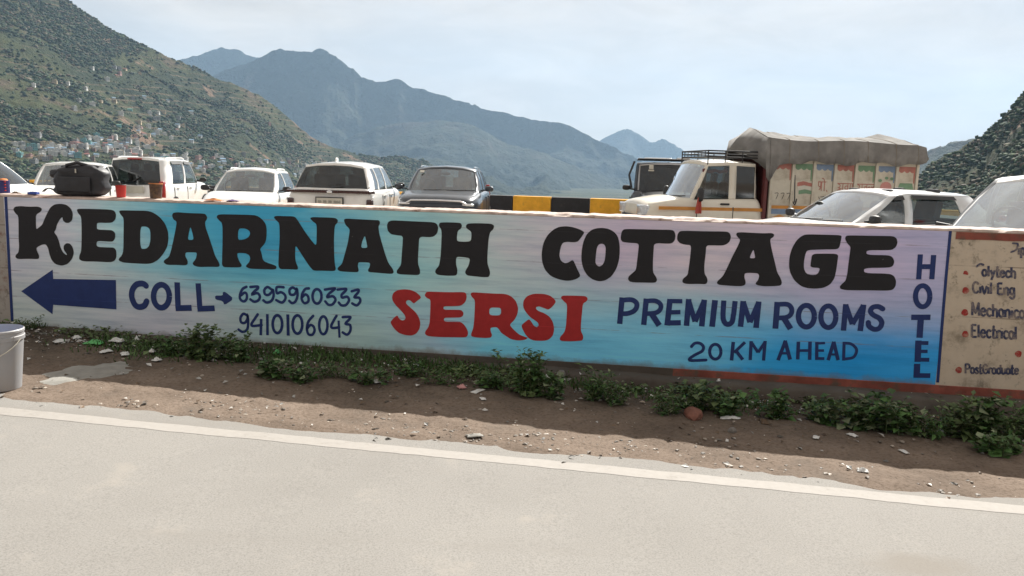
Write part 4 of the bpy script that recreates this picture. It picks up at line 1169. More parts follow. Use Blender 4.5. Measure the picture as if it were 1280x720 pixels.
# ------------------------------------------------------------------ striped parapet at the far side of the parking ground
M_yel = simple('sun_faded_yellow_paint', (0.90, 0.44, 0.035), 0.75, var=0.18, scale=5, bmp=0.2, dirt=((0.5, 0.25, 0.05), 3, 0.58, 0.75))
M_blk = simple('dull_black_paint', (0.022, 0.022, 0.026), 0.7, var=0.3, scale=5, bmp=0.2, dirt=((0.06, 0.055, 0.05), 3, 0.58, 0.75))
par = empty('striped_parapet', (0, 0, 0))
tag(par, 'low parapet painted in yellow and black blocks behind the parked vehicles', 'parapet')
PB = lambda px: at_y(px, 248, 23.0)
_x0 = at_y(642, 246, 22.95).x                       # a black-to-yellow joint
_sw = 1.072
_me = {}
for k in range(-30, 22):
    col = 0 if k % 2 == 0 else 1
    if col not in _me:
        mb = MB(); mb.box((0, 0, 0.42), (_sw - 0.004, 0.28, 0.88), bev=0.012)
        _me[col] = mb.mesh('block', M_yel if col == 0 else M_blk)
    o = link_mesh('painted_block', _me[col], par)
    s_ = _x0 + (k + 0.5) * _sw
    o.location = (s_, 22.95 - 0.15 * (s_ - 0), 0.0); o.rotation_euler = (0, 0, math.atan(-0.15))

# ------------------------------------------------------------------ vehicles
def glass_mat(name, tint, gloss=1.0, dark=0.0, rmax=0.16):
    m = bpy.data.materials.new(name); m.use_nodes = True
    n, l = m.node_tree.nodes, m.node_tree.links
    n.clear()
    out = n.new('ShaderNodeOutputMaterial'); tr = n.new('ShaderNodeBsdfTransparent'); gl = n.new('ShaderNodeBsdfGlossy')
    ge = n.new('ShaderNodeNewGeometry'); dt = n.new('ShaderNodeVectorMath'); dt.operation = 'DOT_PRODUCT'
    l.new(ge.outputs['Normal'], dt.inputs[0]); l.new(ge.outputs['Incoming'], dt.inputs[1])
    def mth(op, a_, b_=None):
        q_ = n.new('ShaderNodeMath'); q_.operation = op
        for i_, v_ in enumerate((a_, b_)):
            if v_ is None: continue
            if isinstance(v_, (int, float)): q_.inputs[i_].default_value = v_
            else: l.new(v_, q_.inputs[i_])
        return q_.outputs[0]
    fz = mth('POWER', mth('SUBTRACT', 1.0, mth('ABSOLUTE', dt.outputs['Value'])), 5.0)
    fz = mth('ADD', mth('MULTIPLY', fz, 0.92), 0.075)
    sc_ = n.new('ShaderNodeMath'); sc_.operation = 'MULTIPLY_ADD'; sc_.use_clamp = True; sc_.inputs[1].default_value = gloss; sc_.inputs[2].default_value = dark
    t = noise_node(n, l, 9, 5, 0.7)
    rg = n.new('ShaderNodeMapRange'); rg.inputs['To Min'].default_value = 0.03; rg.inputs['To Max'].default_value = rmax; l.new(t.outputs['Fac'], rg.inputs['Value'])
    l.new(rg.outputs['Result'], gl.inputs['Roughness'])
    tr.inputs['Color'].default_value = (*tint, 1); gl.inputs['Color'].default_value = (0.9, 0.95, 1.0, 1)
    mx = n.new('ShaderNodeMixShader')
    l.new(fz, sc_.inputs[0]); l.new(sc_.outputs[0], mx.inputs['Fac'])
    l.new(tr.outputs[0], mx.inputs[1]); l.new(gl.outputs[0], mx.inputs[2])
    df = n.new('ShaderNodeBsdfDiffuse'); df.inputs['Color'].default_value = (0.42, 0.42, 0.40, 1)     # film of dust
    mx2 = n.new('ShaderNodeMixShader')
    k = n.new('ShaderNodeMapRange'); k.inputs['From Min'].default_value = 0.35; k.inputs['From Max'].default_value = 0.75; k.inputs['To Min'].default_value = 0.0; k.inputs['To Max'].default_value = 0.07
    l.new(t.outputs['Fac'], k.inputs['Value']); l.new(k.outputs['Result'], mx2.inputs['Fac'])
    l.new(mx.outputs[0], mx2.inputs[1]); l.new(df.outputs[0], mx2.inputs[2])
    l.new(mx2.outputs[0], out.inputs['Surface'])
    return m
M_glass = glass_mat('car_glass', (0.50, 0.57, 0.56), 1.0, 0.0)
M_screen = glass_mat('windscreen_glass', (0.55, 0.63, 0.61), 1.4, 0.13, 0.06)
M_bright = glass_mat('sky_reflecting_windscreen', (0.55, 0.63, 0.61), 1.6, 0.30, 0.05)
M_jglass = glass_mat('dark_jeep_glass', (0.07, 0.08, 0.085), 0.9, 0.0)
M_dglass = glass_mat('tinted_car_glass', (0.16, 0.19, 0.19), 1.0, 0.0)
def paint(name, col, rough=0.32, metal=0.0):
    return simple(name, col, rough, metal, var=0.04, scale=3, coat=0.6, dirt=(([c * 0.8 + 0.05 for c in col]), 2.2, 0.5, 0.8))
M_white = paint('white_car_paint', (0.82, 0.82, 0.80))
M_pearl = paint('pearl_white_car_paint', (0.80, 0.79, 0.76))
M_silver = paint('silver_white_car_paint', (0.60, 0.61, 0.62), 0.3)
M_grey = paint('dark_grey_car_paint', (0.030, 0.038, 0.050), 0.28, 0.2)
M_jeep = paint('black_car_paint', (0.016, 0.018, 0.022), 0.3)
M_cream = paint('cream_truck_paint', (0.70, 0.65, 0.55), 0.42)
M_trim = simple('black_plastic_trim', (0.022, 0.022, 0.024), 0.55, var=0.2)
M_inner = simple('dark_interior', (0.030, 0.030, 0.034), 0.8, var=0.3)
M_seat = simple('grey_seat_cloth', (0.055, 0.055, 0.06), 0.9, var=0.3)
M_rubber = simple('tyre_rubber', (0.018, 0.018, 0.018), 0.85, var=0.3)
M_alloy = simple('wheel_alloy', (0.45, 0.45, 0.46), 0.35, 0.8)
M_chrome = simple('chrome_trim', (0.75, 0.75, 0.76), 0.15, 1.0, var=0.05)
M_tail = simple('red_tail_lamp', (0.34, 0.012, 0.014), 0.2, var=0.2, coat=0.8)
M_tailD = simple('dark_red_tail_lamp', (0.045, 0.016, 0.017), 0.2, var=0.2, coat=0.8)
M_head = simple('headlamp_lens', (0.55, 0.57, 0.60), 0.12, var=0.2, scale=30, coat=1.0)
M_plate = simple('number_plate_white', (0.55, 0.53, 0.46), 0.5, var=0.08)
M_plateY = simple('number_plate_yellow', (0.52, 0.42, 0.10), 0.5, var=0.08)

def smoothprof(P, xs):
    P = sorted(P); X = [p[0] for p in P]; Y = [p[1] for p in P]
    return np.interp(xs, X, Y)

def wheel_meshes():
    a = MB(); a.lathe([(0.19, -0.085), (0.275, -0.095), (0.305, -0.07), (0.31, 0), (0.305, 0.07), (0.275, 0.095), (0.19, 0.085)], 28, axis='Y')
    b = MB(); b.lathe([(0.0, 0.055), (0.05, 0.06), (0.10, 0.045), (0.175, 0.07), (0.195, 0.088), (0.195, -0.085), (0.0, -0.06)], 24, axis='Y')
    for k in range(5):
        t = 2 * math.pi * k / 5
        b.box((0.11 * math.cos(t), 0.068, 0.11 * math.sin(t)), (0.17, 0.02, 0.045), rot=Matrix.Rotation(-t, 3, 'Y'), bev=0.006)
    return a.mesh('tyre', M_rubber, 50), b.mesh('rim', M_alloy, 40)
TYRE, RIM = wheel_meshes()

def vehicle(name, label, cat, S, loc, heading, body_mat, group=None, black_pillars=(), glass=None, rear_glass=None):
    g = glass or M_glass
    root = empty(name, loc, heading)
    tag(root, label, cat, group)
    x0, x1, Wd, H = S['x0'], S['x1'], S['W'], S['H']
    hw = Wd / 2
    hf, hc, xc, xrf, xrr, xrb, zrb = (S[k] for k in ('hf', 'hc', 'xc', 'xrf', 'xrr', 'xrb', 'zrb'))
    zb = S.get('zbot', 0.24)
    front = S.get('front', [(x1 - 0.45, hf + 0.03), (x1 - 0.22, hf - 0.02), (x1 - 0.09, hf - 0.10), (x1 - 0.03, hf - 0.24), (x1, hf - 0.42)])
    top = [(x0, 0.62), (x0 + 0.015, zrb - 0.30), (x0 + 0.05, zrb - 0.10), (x0 + 0.11, zrb - 0.015), (max(xrb, x0 + 0.14), zrb), (xc - 0.1, hc - 0.005), (xc, hc), (xc + 0.2, hc - 0.01)] + front
    wid = S.get('wid', [(x0, 0.80), (x0 + 0.05, 0.90), (x0 + 0.2, 0.97), (x0 + 0.6, 1.0), (x1 - 0.9, 1.0), (x1 - 0.4, 0.95), (x1 - 0.14, 0.86), (x1, 0.66)])
    xs = sorted(set([round(p[0], 3) for p in top] + [round(x, 3) for x in np.linspace(x0 + 0.3, x1 - 0.6, 12)]))
    zt = smoothprof(top, xs); ws = smoothprof(wid, xs) * hw
    crown = S.get('crown', 0.025)
    rows = []
    for x, z, w in zip(xs, zt, ws):
        h = z - zb
        cr = crown * np.clip((x - xc) / 0.3, 0, 1)
        half = [(0, z + cr), (.45 * w, z + cr * .8), (.80 * w, z), (.93 * w, z - .03), (.985 * w, z - .10), (1.0 * w, zb + .68 * h), (.995 * w, zb + .40 * h), (.965 * w, zb + .1 * h), (.90 * w, zb)]
        rows.append([(x, y, q) for (y, q) in half] + [(x, -y, q) for (y, q) in reversed(half[1:])] + [(x, 0, z + cr)])
        rows[-1][-1] = rows[-1][0]
    b = MB(); b.grid(rows)
    b.add([rows[0][k] for k in range(len(rows[0]) - 1)], [tuple(range(len(rows[0]) - 1))])
    b.add([rows[-1][k] for k in range(len(rows[0]) - 1)], [tuple(range(len(rows[0]) - 1))[::-1]])
    body = b.build('body', body_mat, root, 50, 0.0005)
    ss = body.modifiers.new('s', 'SUBSURF'); ss.levels = 1; ss.render_levels = 1
    # greenhouse rings (half, front centre -> rear centre)
    wb, wr = 0.905 * hw, S.get('wr', 0.76) * hw
    zbelt = lambda x: float(smoothprof(top, [x])[0]) - 0.03
    pan = S['panes']
    def zroof(x): return H - 0.055 - S.get('roofdrop', 0.04) * max(0.0, (xrf - 0.2 - x) / max(0.1, (xrf - xrr))) ** 2 - 0.035 * max(0.0, 1 - abs(x - xrf) / 0.25)
    ws_ = smoothprof(wid, [xc, xrb]) * hw
    B = [(xc + .10, 0, 0), (xc + .07, .5 * wb, 0), (xc - .08, .885 * wb, 0)]
    T = [(xrf + .05, 0), (xrf + .035, .52 * wr), (xrf - .03, .91 * wr)]
    D = [(1, 0), (1, .1), (.7, .6)]
    SEG = ['w', 'w', 'pA']
    for i, (b0, t0, b1, t1) in enumerate(pan):
        B.append((b0, wb, 0)); T.append((t0, wr)); D.append((0, 1)); SEG.append('s%d' % i)
        B.append((b1, wb, 0)); T.append((t1, wr)); D.append((0, 1)); SEG.append('p%s' % 'BCDE'[i] if i < len(pan) - 1 else 'pZ')
    B += [(xrb + .06, .90 * wb, 0), (xrb + .01, .5 * wb, 0), (xrb, 0, 0)]
    T += [(xrr + .03, .90 * wr), (xrr, .5 * wr), (xrr - .01, 0)]
    D += [(-.7, .6), (-1, .1), (-1, 0)]
    SEG += ['r', 'r']
    N = len(B)
    crownr = S.get('rcrown', 0.055)
    def ztop(i):
        x, y = T[i]
        return zroof(x) + crownr * (1 - min(1, abs(y) / wr) ** 2.4)
    vs = [0, .03, .33, .63, .915, 1.0]
    bul = S.get('bulge', 0.028)
    def pt(i, v, sg, off=0.0):
        bx_, by_, _ = B[i]; tx, ty = T[i]
        zb_ = zbelt(bx_) + (0.012 if abs(by_) < 0.8 * wb else 0)
        x, y, z = bx_ + (tx - bx_) * v, by_ + (ty - by_) * v, zb_ + (ztop(i) - zb_) * v
        k = bul * 4 * v * (1 - v) + off
        return (x + D[i][0] * k, sg * (y + D[i][1] * k), z)
    fr = MB()
    for sg in (1, -1):
        for i in range(N - 1):
            glassy = SEG[i][0] in 'wsr'
            for r_ in range(len(vs) - 1):
                if glassy and 0 < r_ < len(vs) - 2: continue
                mi = 1 if (SEG[i] in black_pillars or (SEG[i][0] == 's' and r_ == 0)) else 0
                if SEG[i][0] in 'wr' and r_ == 0: mi = 1
                fr.add([pt(i, vs[r_], sg), pt(i + 1, vs[r_], sg), pt(i + 1, vs[r_ + 1], sg), pt(i, vs[r_ + 1], sg)], [(0, 1, 2, 3) if sg > 0 else (3, 2, 1, 0)], mi)
    # roof skin
    vv = [1, .52 / .91, 0, -.52 / .91, -1]
    R_ = []
    for i in range(2, N - 2):
        x, y = T[i]
        row = []
        for k, v in enumerate((1, .55, 0, -.55, -1)):
            if i == 2: q = pt((2, 1, 0, 1, 2)[k], 1.0, 1 if k < 3 else -1)
            elif i == N - 3: q = pt((N - 3, N - 2, N - 1, N - 2, N - 3)[k], 1.0, 1 if k < 3 else -1)
            else: q = (x, v * y, zroof(x) + crownr * (1 - min(1, abs(v * y) / wr) ** 2.4))
            row.append(q)
        R_.append(row)
    fr.grid(R_, flip=True)
    frame = fr.build('cabin_frame', [body_mat, M_trim], root, 38, 0.0008)
    so = frame.modifiers.new('t', 'SOLIDIFY'); so.thickness = 0.022; so.offset = -1
    # panes
    gv = vs[1:-1]
    scr = MB(); order = [(2, 1), (1, 1), (0, 1), (1, -1), (2, -1)]
    scr.grid([[pt(i, v, sg, -0.006) for (i, sg) in order] for v in gv], flip=True)
    scr.build('windscreen', S.get('screen', M_screen), root, 60)
    rw = MB(); order = [(N - 3, 1), (N - 2, 1), (N - 1, 1), (N - 2, -1), (N - 3, -1)]
    rw.grid([[pt(i, v, sg, -0.006) for (i, sg) in order] for v in gv])
    rw.build('rear_window', rear_glass or g, root, 60)
    for i in range(N - 1):
        if SEG[i][0] != 's': continue
        for sg in (1, -1):
            q = MB(); q.grid([[pt(i, v, sg, -0.006), pt(i + 1, v, sg, -0.006)] for v in gv], flip=(sg > 0))
            q.build('side_window', (rear_glass or g) if int(SEG[i][1:]) >= S.get('tint_from', 9) else g, root, 60)
            if S.get('visor'):
                q = MB(); q.grid([[pt(i, v, sg, 0.012 + 0.02 * (1 - k)) for i in (i, i + 1)] for k, v in enumerate((.82, .95))], flip=(sg > 0))
                q.build('rain_visor', M_trim, root)
    # cabin floor at belt height and seats
    q = MB(); zi = max(zrb, hc) + 0.015
    xa, xb_ = xrb + 0.10, xc - 0.16
    q.grid([[(x, y, zbelt(x) + 0.052) for y in (-.84 * hw, 0, .84 * hw)] for x in np.linspace(xa, xb_, 8)])
    q.build('interior', M_inner, root)
    for xs_, pr in S.get('seats', []):
        for sg in (1, -1):
            q = MB(); zs = zbelt(xs_)
            q.box((xs_, sg * 0.40 * hw, zs + 0.10), (0.13, 0.50 * hw, 0.42), bev=0.05, rot=Matrix.Rotation(-0.2, 3, 'Y'))
            q.box((xs_ - 0.07, sg * 0.40 * hw, zs + 0.395), (0.09, 0.26 * hw, 0.17), bev=0.04, rot=Matrix.Rotation(-0.1, 3, 'Y'))
            q.build('seat', M_seat, root, 50)
    q = MB(); cx_ = xc - S.get('wheel_back', 0.42)
    q.tube([(cx_ + 0.06 * math.sin(t), -0.40 * hw + 0.18 * math.cos(t), zbelt(cx_) + 0.10 + 0.17 * math.sin(t)) for t in np.linspace(0, 2 * math.pi, 19)[:-1]], 0.016, 6, closed=True)
    q.build('steering_wheel', M_trim, root, 60)
    q = MB(); q.tube([(xrf - .02, 0, H - 0.08), (xrf + .06, 0, H - 0.13)], 0.008, 6); q.ellipsoid((xrf + .07, 0, H - 0.17), (0.04, 0.22, 0.07)); q.build('rear_view_mirror', M_trim, root, 60)
    # wipers
    if S.get('wipers', True):
        for y_ in (0.10, -0.45):
            q = MB(); zc = zbelt(xc)
            q.tube([(xc + .09, y_ * hw, zc + 0.035), (xc + 0.00, (y_ + .75) * hw * 0.92, zc + 0.055)], 0.010, 6)
            q.build('wiper', M_trim, root, 60)
    # mirrors
    mx_ = pan[0][0] - 0.05
    for sg in (1, -1):
        q = MB(); q.ellipsoid((mx_, sg * (hw + 0.10), zbelt(mx_) + S.get('mirror_z', 0.09)), (0.10, 0.19, S.get('mirror_h', 0.12)), 12, 8, p=0.7)
        q.tube([(mx_, sg * hw * .90, zbelt(mx_) + 0.05), (mx_, sg * (hw + 0.06), zbelt(mx_) + 0.07)], 0.02, 6)
        q.build('wing_mirror', S.get('mirror', M_trim), root, 60)
    # wheels
    for x in S.get('axles', (x0 + 0.68, x1 - 0.72)):
        for sg in (1, -1):
            w = empty('wheel'); w.parent = root; w.location = (x, sg * (hw - 0.09), 0.31)
            w.rotation_euler = (0, 0, 0 if sg > 0 else math.pi)
            link_mesh('tyre', TYRE, w); link_mesh('rim', RIM, w)
            q = MB(); n_ = 20
            q.add([(x + 0.38 * math.cos(t), sg * (hw + 0.004), 0.31 + 0.38 * math.sin(t)) for t in np.linspace(-0.35, math.pi + 0.35, n_)] + [(x, sg * (hw + 0.004), 0.31)],
                  [(k, k + 1, n_) if sg < 0 else (k + 1, k, n_) for k in range(n_ - 1)])
            q.build('wheel_arch', M_trim, root)
    # lamps, bumpers, handles, seams
    for sg in (1, -1):
        if S.get('headlamps', True):
            q = MB()
            if 'hlbox' in S: q.box((x1 - 0.055, sg * 0.70 * hw, hf - 0.17), S['hlbox'], bev=0.03)
            else: q.ellipsoid((x1 - 0.17, sg * 0.70 * hw, hf - 0.17), S.get('hl', (0.30, 0.36, 0.16)), 14, 8, p=0.7)
            q.build('headlamp', S.get('headmat', M_head), root, 60)
        if S.get('tail', 1):
            q = MB(); tz, th, tw = S.get('tl', (zrb - 0.12, 0.40, 0.14))
            q.box((x0 + 0.075, sg * 0.88 * hw, tz), (0.14, tw, th), bev=0.035)
            q.build('tail_lamp', S.get('tailmat', M_tail), root, 60)
        for (xh, zh) in S.get('handles', []):
            q = MB(); q.box((xh, sg * (hw * 1.0 + 0.008), zh), (0.18, 0.03, 0.035), bev=0.012)
            q.build('door_handle', S.get('handlemat', body_mat), root, 60)
        for xh in S.get('seams', []):
            q = MB(); q.box((xh, sg * hw * 0.996, 0.62), (0.010, 0.016, zbelt(xh) - 0.38)); q.build('door_seam', M_trim, root)
    q = MB(); q.box((x1 - 0.02, 0, hf - 0.34), (0.10, 1.25 * hw, 0.14), bev=0.03); q.build('grille', M_trim, root, 60)
    q = MB(); q.box((x1 - 0.06, 0, 0.42), (0.16, 1.66 * hw, 0.26), bev=0.06); q.build('front_bumper', S.get('bumper', body_mat), root, 60)
    q = MB(); q.box((x0 + 0.07, 0, 0.45), (0.18, 1.72 * hw, 0.28), bev=0.06); q.build('rear_bumper', S.get('bumper', body_mat), root, 60)
    if S.get('rails'):
        for sg in (1, -1):
            q = MB(); P = [(xrf - 0.25 + (xrr + 0.35 - xrf + 0.25) * k / 8, sg * wr * 0.93, zroof(xrf - 0.25 + (xrr + 0.35 - xrf + 0.25) * k / 8) + (0.045 if 0 < k < 8 else 0.02)) for k in range(9)]
            q.tube(P, 0.016, 6); q.build('roof_rail', S['rails'], root, 60)
    S['_z'] = zbelt; S['_root'] = root; S['_pt'] = pt; S['_N'] = N; S['_zroof'] = zroof
    return root

def place(px, Yd, ref, heading, z=0.0):
    """location that puts the local point ref (x, y) on the line of sight through column px at depth Yd"""
    p = at_y(px, 225, Yd)
    c, s_ = math.cos(heading), math.sin(heading)
    return (p.x - (ref[0] * c - ref[1] * s_), p.y - (ref[0] * s_ + ref[1] * c), z)

HATCH = dict(x0=-1.80, x1=1.80, W=1.62, H=1.50, hf=0.86, hc=0.98, xc=0.78, xrf=0.18, xrr=-1.35, xrb=-1.68, zrb=1.02,
             panes=[(0.60, 0.10, -0.24, -0.20), (-0.33, -0.28, -1.10, -1.00)], seats=[(-0.10, 0), (-0.85, 0)], handles=[(-0.05, 0.88), (-0.85, 0.88)], seams=[-0.28, -1.15, 0.66])
plate_rot = Matrix.Identity(3)

# --- boxy white hatchback seen from behind
S3 = dict(x0=-1.80, x1=1.80, W=1.52, H=1.66, hf=0.97, hc=1.03, xc=0.86, xrf=0.30, xrr=-1.60, xrb=-1.72, zrb=1.02, wr=0.80, roofdrop=0.02,
          panes=[(0.68, 0.22, -0.20, -0.20), (-0.30, -0.30, -1.10, -1.05)], seats=[(-0.05, 0), (-0.85, 0)], handles=[(0.0, 0.90), (-0.9, 0.90)], seams=[-0.25, -1.15], visor=True,
          tl=(0.86, 0.42, 0.13), rails=M_white)
h = R(92.5); r3 = vehicle('hatchback', 'boxy white hatchback seen from behind with dark rear window and red tail lamp', 'car', S3, place(166, 19.6, (-1.8, 0), h), h, M_white, 'cars on the parking ground', rear_glass=M_dglass)
q = MB(); q.box((-1.64, 0, 1.598), (0.05, 0.34, 0.035), bev=0.01); q.build('brake_lamp', M_tail, r3)
q = MB(); q.tube([(-1.76, 0.02, 1.06), (-1.745, -0.10, 1.13), (-1.735, -0.14, 1.17)], 0.012, 6); q.build('rear_wiper', M_trim, r3)
q = MB(); q.box((-1.815, 0.05, 0.86), (0.02, 0.62, 0.16), bev=0.004); q.build('number_plate', M_plate, r3)

# --- small white car seen from the front
S4 = dict(x0=-1.72, x1=1.72, W=1.52, H=1.47, hf=0.86, hc=0.98, xc=0.80, xrf=0.12, xrr=-1.30, xrb=-1.62, zrb=0.98, wr=0.71, rcrown=0.07,
          panes=[(0.60, 0.04, -0.22, -0.20), (-0.30, -0.28, -1.15, -1.05)], seats=[(-0.10, 0)], handles=[(-0.05, 0.85)], seams=[-0.26], rails=M_white, mirror=M_trim)
h = R(274); r4 = vehicle('small_car', 'small white car facing the wall beside the white SUV', 'car', S4, place(302, 17.0, (0.9, 0), h), h, M_white, 'cars on the parking ground')

# --- white SUV seen from behind
S5 = dict(x0=-2.10, x1=2.10, W=1.82, H=1.655, hf=1.02, hc=1.10, xc=0.98, xrf=0.36, xrr=-1.66, xrb=-2.00, zrb=1.13, wr=0.71, rcrown=0.075, roofdrop=0.06,
          panes=[(0.78, 0.28, -0.12, -0.12), (-0.24, -0.24, -1.05, -1.00), (-1.18, -1.10, -1.60, -1.38)], seats=[(0.0, 0), (-0.95, 0)], handles=[(0.1, 0.96), (-0.8, 0.96)], seams=[-0.18, -1.1], tail=0, tint_from=2)
h = R(89.5); r5 = vehicle('suv', 'pearl white SUV seen from behind with a dark full-width lamp bar', 'car', S5, place(412, 16.3, (-2.1, 0), h), h, M_pearl, 'cars on the parking ground', glass=M_glass, rear_glass=M_dglass)
q = MB()
n_ = 14
q.grid([[(-2.125 + 0.10 * (abs(t) ** 3), t * 0.90, z_) for t in np.linspace(-1, 1, n_)] for z_ in (1.025, 1.070)], flip=False)
q.grid([[(-2.125 + 0.10 * (abs(t) ** 3), t * 0.90, 1.070) for t in np.linspace(-1, 1, n_)], [(-2.07 + 0.10 * (abs(t) ** 3), t * 0.88, 1.082) for t in np.linspace(-1, 1, n_)]])
q.build('lamp_bar', M_tailD, r5, 50)
q = MB(); q.ellipsoid((-2.13, 0, 1.045), (0.03, 0.12, 0.07)); q.build('badge', M_chrome, r5, 60)
q = MB(); q.box((-2.13, 0.0, 0.85), (0.025, 0.52, 0.15), bev=0.004); pl5 = q.build('number_plate', M_plate, r5)
for k_, w_ in enumerate((1, 1, 0, 1, 1, 0, 1, 1, 0, 1, 1, 1, 1)):
    if w_:
        q = MB(); yk = 0.21 - 0.035 * k_
        q.tube([(-2.1445, yk + 0.010, 0.825), (-2.1445, yk + 0.008, 0.875), (-2.1445, yk - 0.010, 0.87 - 0.01 * (k_ % 3)), (-2.1445, yk - 0.008, 0.828)], 0.0035, 5, cap=False); q.build('plate_character', M_trim, pl5)
q = MB(); q.box((-2.118, 0.0, 0.85), (0.02, 0.57, 0.19), bev=0.004); q.build('plate_frame', M_trim, r5)
for sg in (1, -1):
    q = MB(); q.box((-2.03, sg * 0.80, 0.83), (0.16, 0.13, 0.16), bev=0.03); q.build('tail_lamp', M_tailD, r5, 60)
q = MB(); q.ellipsoid((-1.45, 0, 1.69), (0.20, 0.05, 0.10), p=0.8); q.build('roof_antenna', M_pearl, r5, 60)
q = MB(); q.tube([(-2.03, 0.05, 1.17), (-2.0, -0.25, 1.20)], 0.010, 6); q.build('rear_wiper', M_trim, r5)

# --- dark grey SUV facing the wall
S6 = dict(x0=-2.14, x1=2.14, W=1.80, H=1.63, hf=1.02, hc=1.10, xc=0.92, xrf=0.22, xrr=-1.75, xrb=-2.00, zrb=1.12, wr=0.73, rcrown=0.07, hl=(0.24, 0.30, 0.07), headmat=M_chrome,
          panes=[(0.72, 0.12, -0.15, -0.15), (-0.26, -0.26, -1.05, -1.00), (-1.16, -1.10, -1.6, -1.45)], seats=[(0.0, 0), (-0.9, 0)], handles=[(0.1, 0.95), (-0.8, 0.95)], seams=[-0.2, -1.1], rails=M_chrome, mirror=M_grey,
          front=[(2.14 - 0.9, 1.07), (2.14 - 0.45, 1.03), (2.14 - 0.18, 0.99), (2.14 - 0.07, 0.90), (2.14 - 0.02, 0.74), (2.14, 0.60)])
h = R(268.5); r6 = vehicle('suv', 'dark grey SUV facing the wall with chrome grille edge and roof rails', 'car', S6, place(545, 16.4, (2.1, 0), h), h, M_grey, 'cars on the parking ground', black_pillars=('pB', 'pC'))
q = MB(); q.tube([(2.06, -0.62, 0.86), (2.11, -0.5, 0.925), (2.14, 0, 0.935), (2.11, 0.5, 0.925), (2.06, 0.62, 0.86)], 0.022, 8); q.build('chrome_strip', M_chrome, r6, 60)
q = MB(); q.box((2.08, 0, 0.70), (0.10, 1.10, 0.22), bev=0.04); q.build('radiator_grille', M_trim, r6, 60)
q = MB(); q.box((0.40, -0.52, 1.50), (0.01, 0.09, 0.07), rot=Matrix.Rotation(-0.9, 3, 'Y')); q.build('sticker', M_plate, r6)

# --- white car half hidden by the bag
S2 = dict(HATCH); S2.update(H=1.50, tail=0, xrf=0.10, xc=0.80, mirror=M_trim)
h = R(288); r2 = vehicle('hatchback', 'white hatchback facing the wall behind the black bag', 'car', S2, place(84, 17.6, (0.9, 0), h), h, M_white, 'cars on the parking ground')
# --- white car cut by the frame at the far left of the lot
S1 = dict(HATCH); S1.update(H=1.56, tail=0, xrr=-1.10, xrb=-1.66, zrb=1.04, panes=[(0.60, 0.10, -0.16, -0.14), (-0.24, -0.22, -1.24, -0.96)])
h = R(186); r1 = vehicle('hatchback', 'white hatchback standing side-on behind the blue tin on the wall', 'car', S1, place(48, 16.6, (-1.8, -0.6), h), h, M_white, 'cars on the parking ground', glass=M_dglass)

# --- silver white car in front of the truck
S9 = dict(x0=-2.05, x1=1.85, W=1.70, H=1.475, hf=0.88, hc=1.00, xc=0.74, xrf=-0.04, xrr=-1.45, xrb=-1.90, zrb=1.06, wr=0.78, visor=True, rcrown=0.05,
          panes=[(0.50, -0.12, -0.20, -0.20), (-0.33, -0.33, -1.22, -1.06)], seats=[(-0.15, 0), (-0.95, 0)], handles=[(-0.05, 0.92), (-0.95, 0.92)], seams=[-0.26, -1.25], mirror=M_trim, screen=M_bright)
h = R(196); r9 = vehicle('hatchback', 'silver white car standing side-on in front of the covered truck', 'car', S9, place(1143, 11.2, (-0.26, 0.8), h), h, M_silver, 'cars on the parking ground')

# --- white car close behind the wall at the cream panel
S10 = dict(x0=-2.10, x1=2.10, W=1.80, H=1.72, hf=1.02, hc=1.10, xc=1.00, xrf=-0.15, xrr=-1.80, xrb=-2.0, zrb=1.14, wr=0.80, screen=M_bright,
           panes=[(0.72, -0.22, -0.30, -0.30), (-0.42, -0.42, -1.2, -1.12)], seats=[(-0.3, 0)], handles=[(0.0, 0.96)], seams=[-0.3], mirror=M_trim, mirror_z=-0.06, wheel_back=0.75)
h = R(220); r10 = vehicle('car', 'white car parked close behind the cream panel showing its broad windscreen', 'car', S10, place(1181, 8.6, (1.0, -0.78), h), h, M_white, 'cars on the parking ground', black_pillars=('pA',))

# --- black jeep behind the pickup
S7 = dict(x0=-1.95, x1=1.95, W=1.80, H=1.90, hf=1.10, hc=1.20, xc=0.62, xrf=0.42, xrr=-1.80, xrb=-1.88, zrb=1.18, wr=0.86, bulge=0.008, rcrown=0.03, crown=0.03, screen=M_jglass,
          panes=[(0.50, 0.34, -0.20, -0.20), (-0.30, -0.30, -1.60, -1.60)], seats=[(-0.1, 0)], handles=[(0.1, 1.02)], seams=[-0.25], axles=(-1.2, 1.25), wid=[(-1.95, .97), (0.6, 1.0), (0.8, .78), (1.8, .74), (1.95, .70)],
          front=[(1.3, 1.17), (1.75, 1.13), (1.88, 1.05), (1.93, 0.9), (1.95, 0.6)], hl=(0.12, 0.24, 0.24), tail=0)
h = R(262); r7 = vehicle('jeep', 'black boxy jeep facing the wall behind the pickup bonnet', 'car', S7, place(838, 18.8, (0.5, 0), h), h, M_jeep, 'cars on the parking ground', glass=M_jglass)
for sg in (1, -1):
    q = MB(); q.grid([[(1.25 + 0.55 * math.cos(t), sg * y_, 0.42 + 0.52 * math.sin(t)) for t in np.linspace(0.1, math.pi - 0.1, 12)] for y_ in (0.62, 0.94)], flip=(sg < 0)); f_ = q.build('mudguard', M_trim, r7, 60)
    f_.modifiers.new('t', 'SOLIDIFY').thickness = 0.04
    q = MB(); q.tube([(0.56, sg * 0.88, 1.25), (0.52, sg * 0.95, 1.55), (0.48, sg * 0.84, 1.86)], 0.025, 6); q.build('snorkel_bar' if sg > 0 else 'side_bar', M_trim, r7, 60)
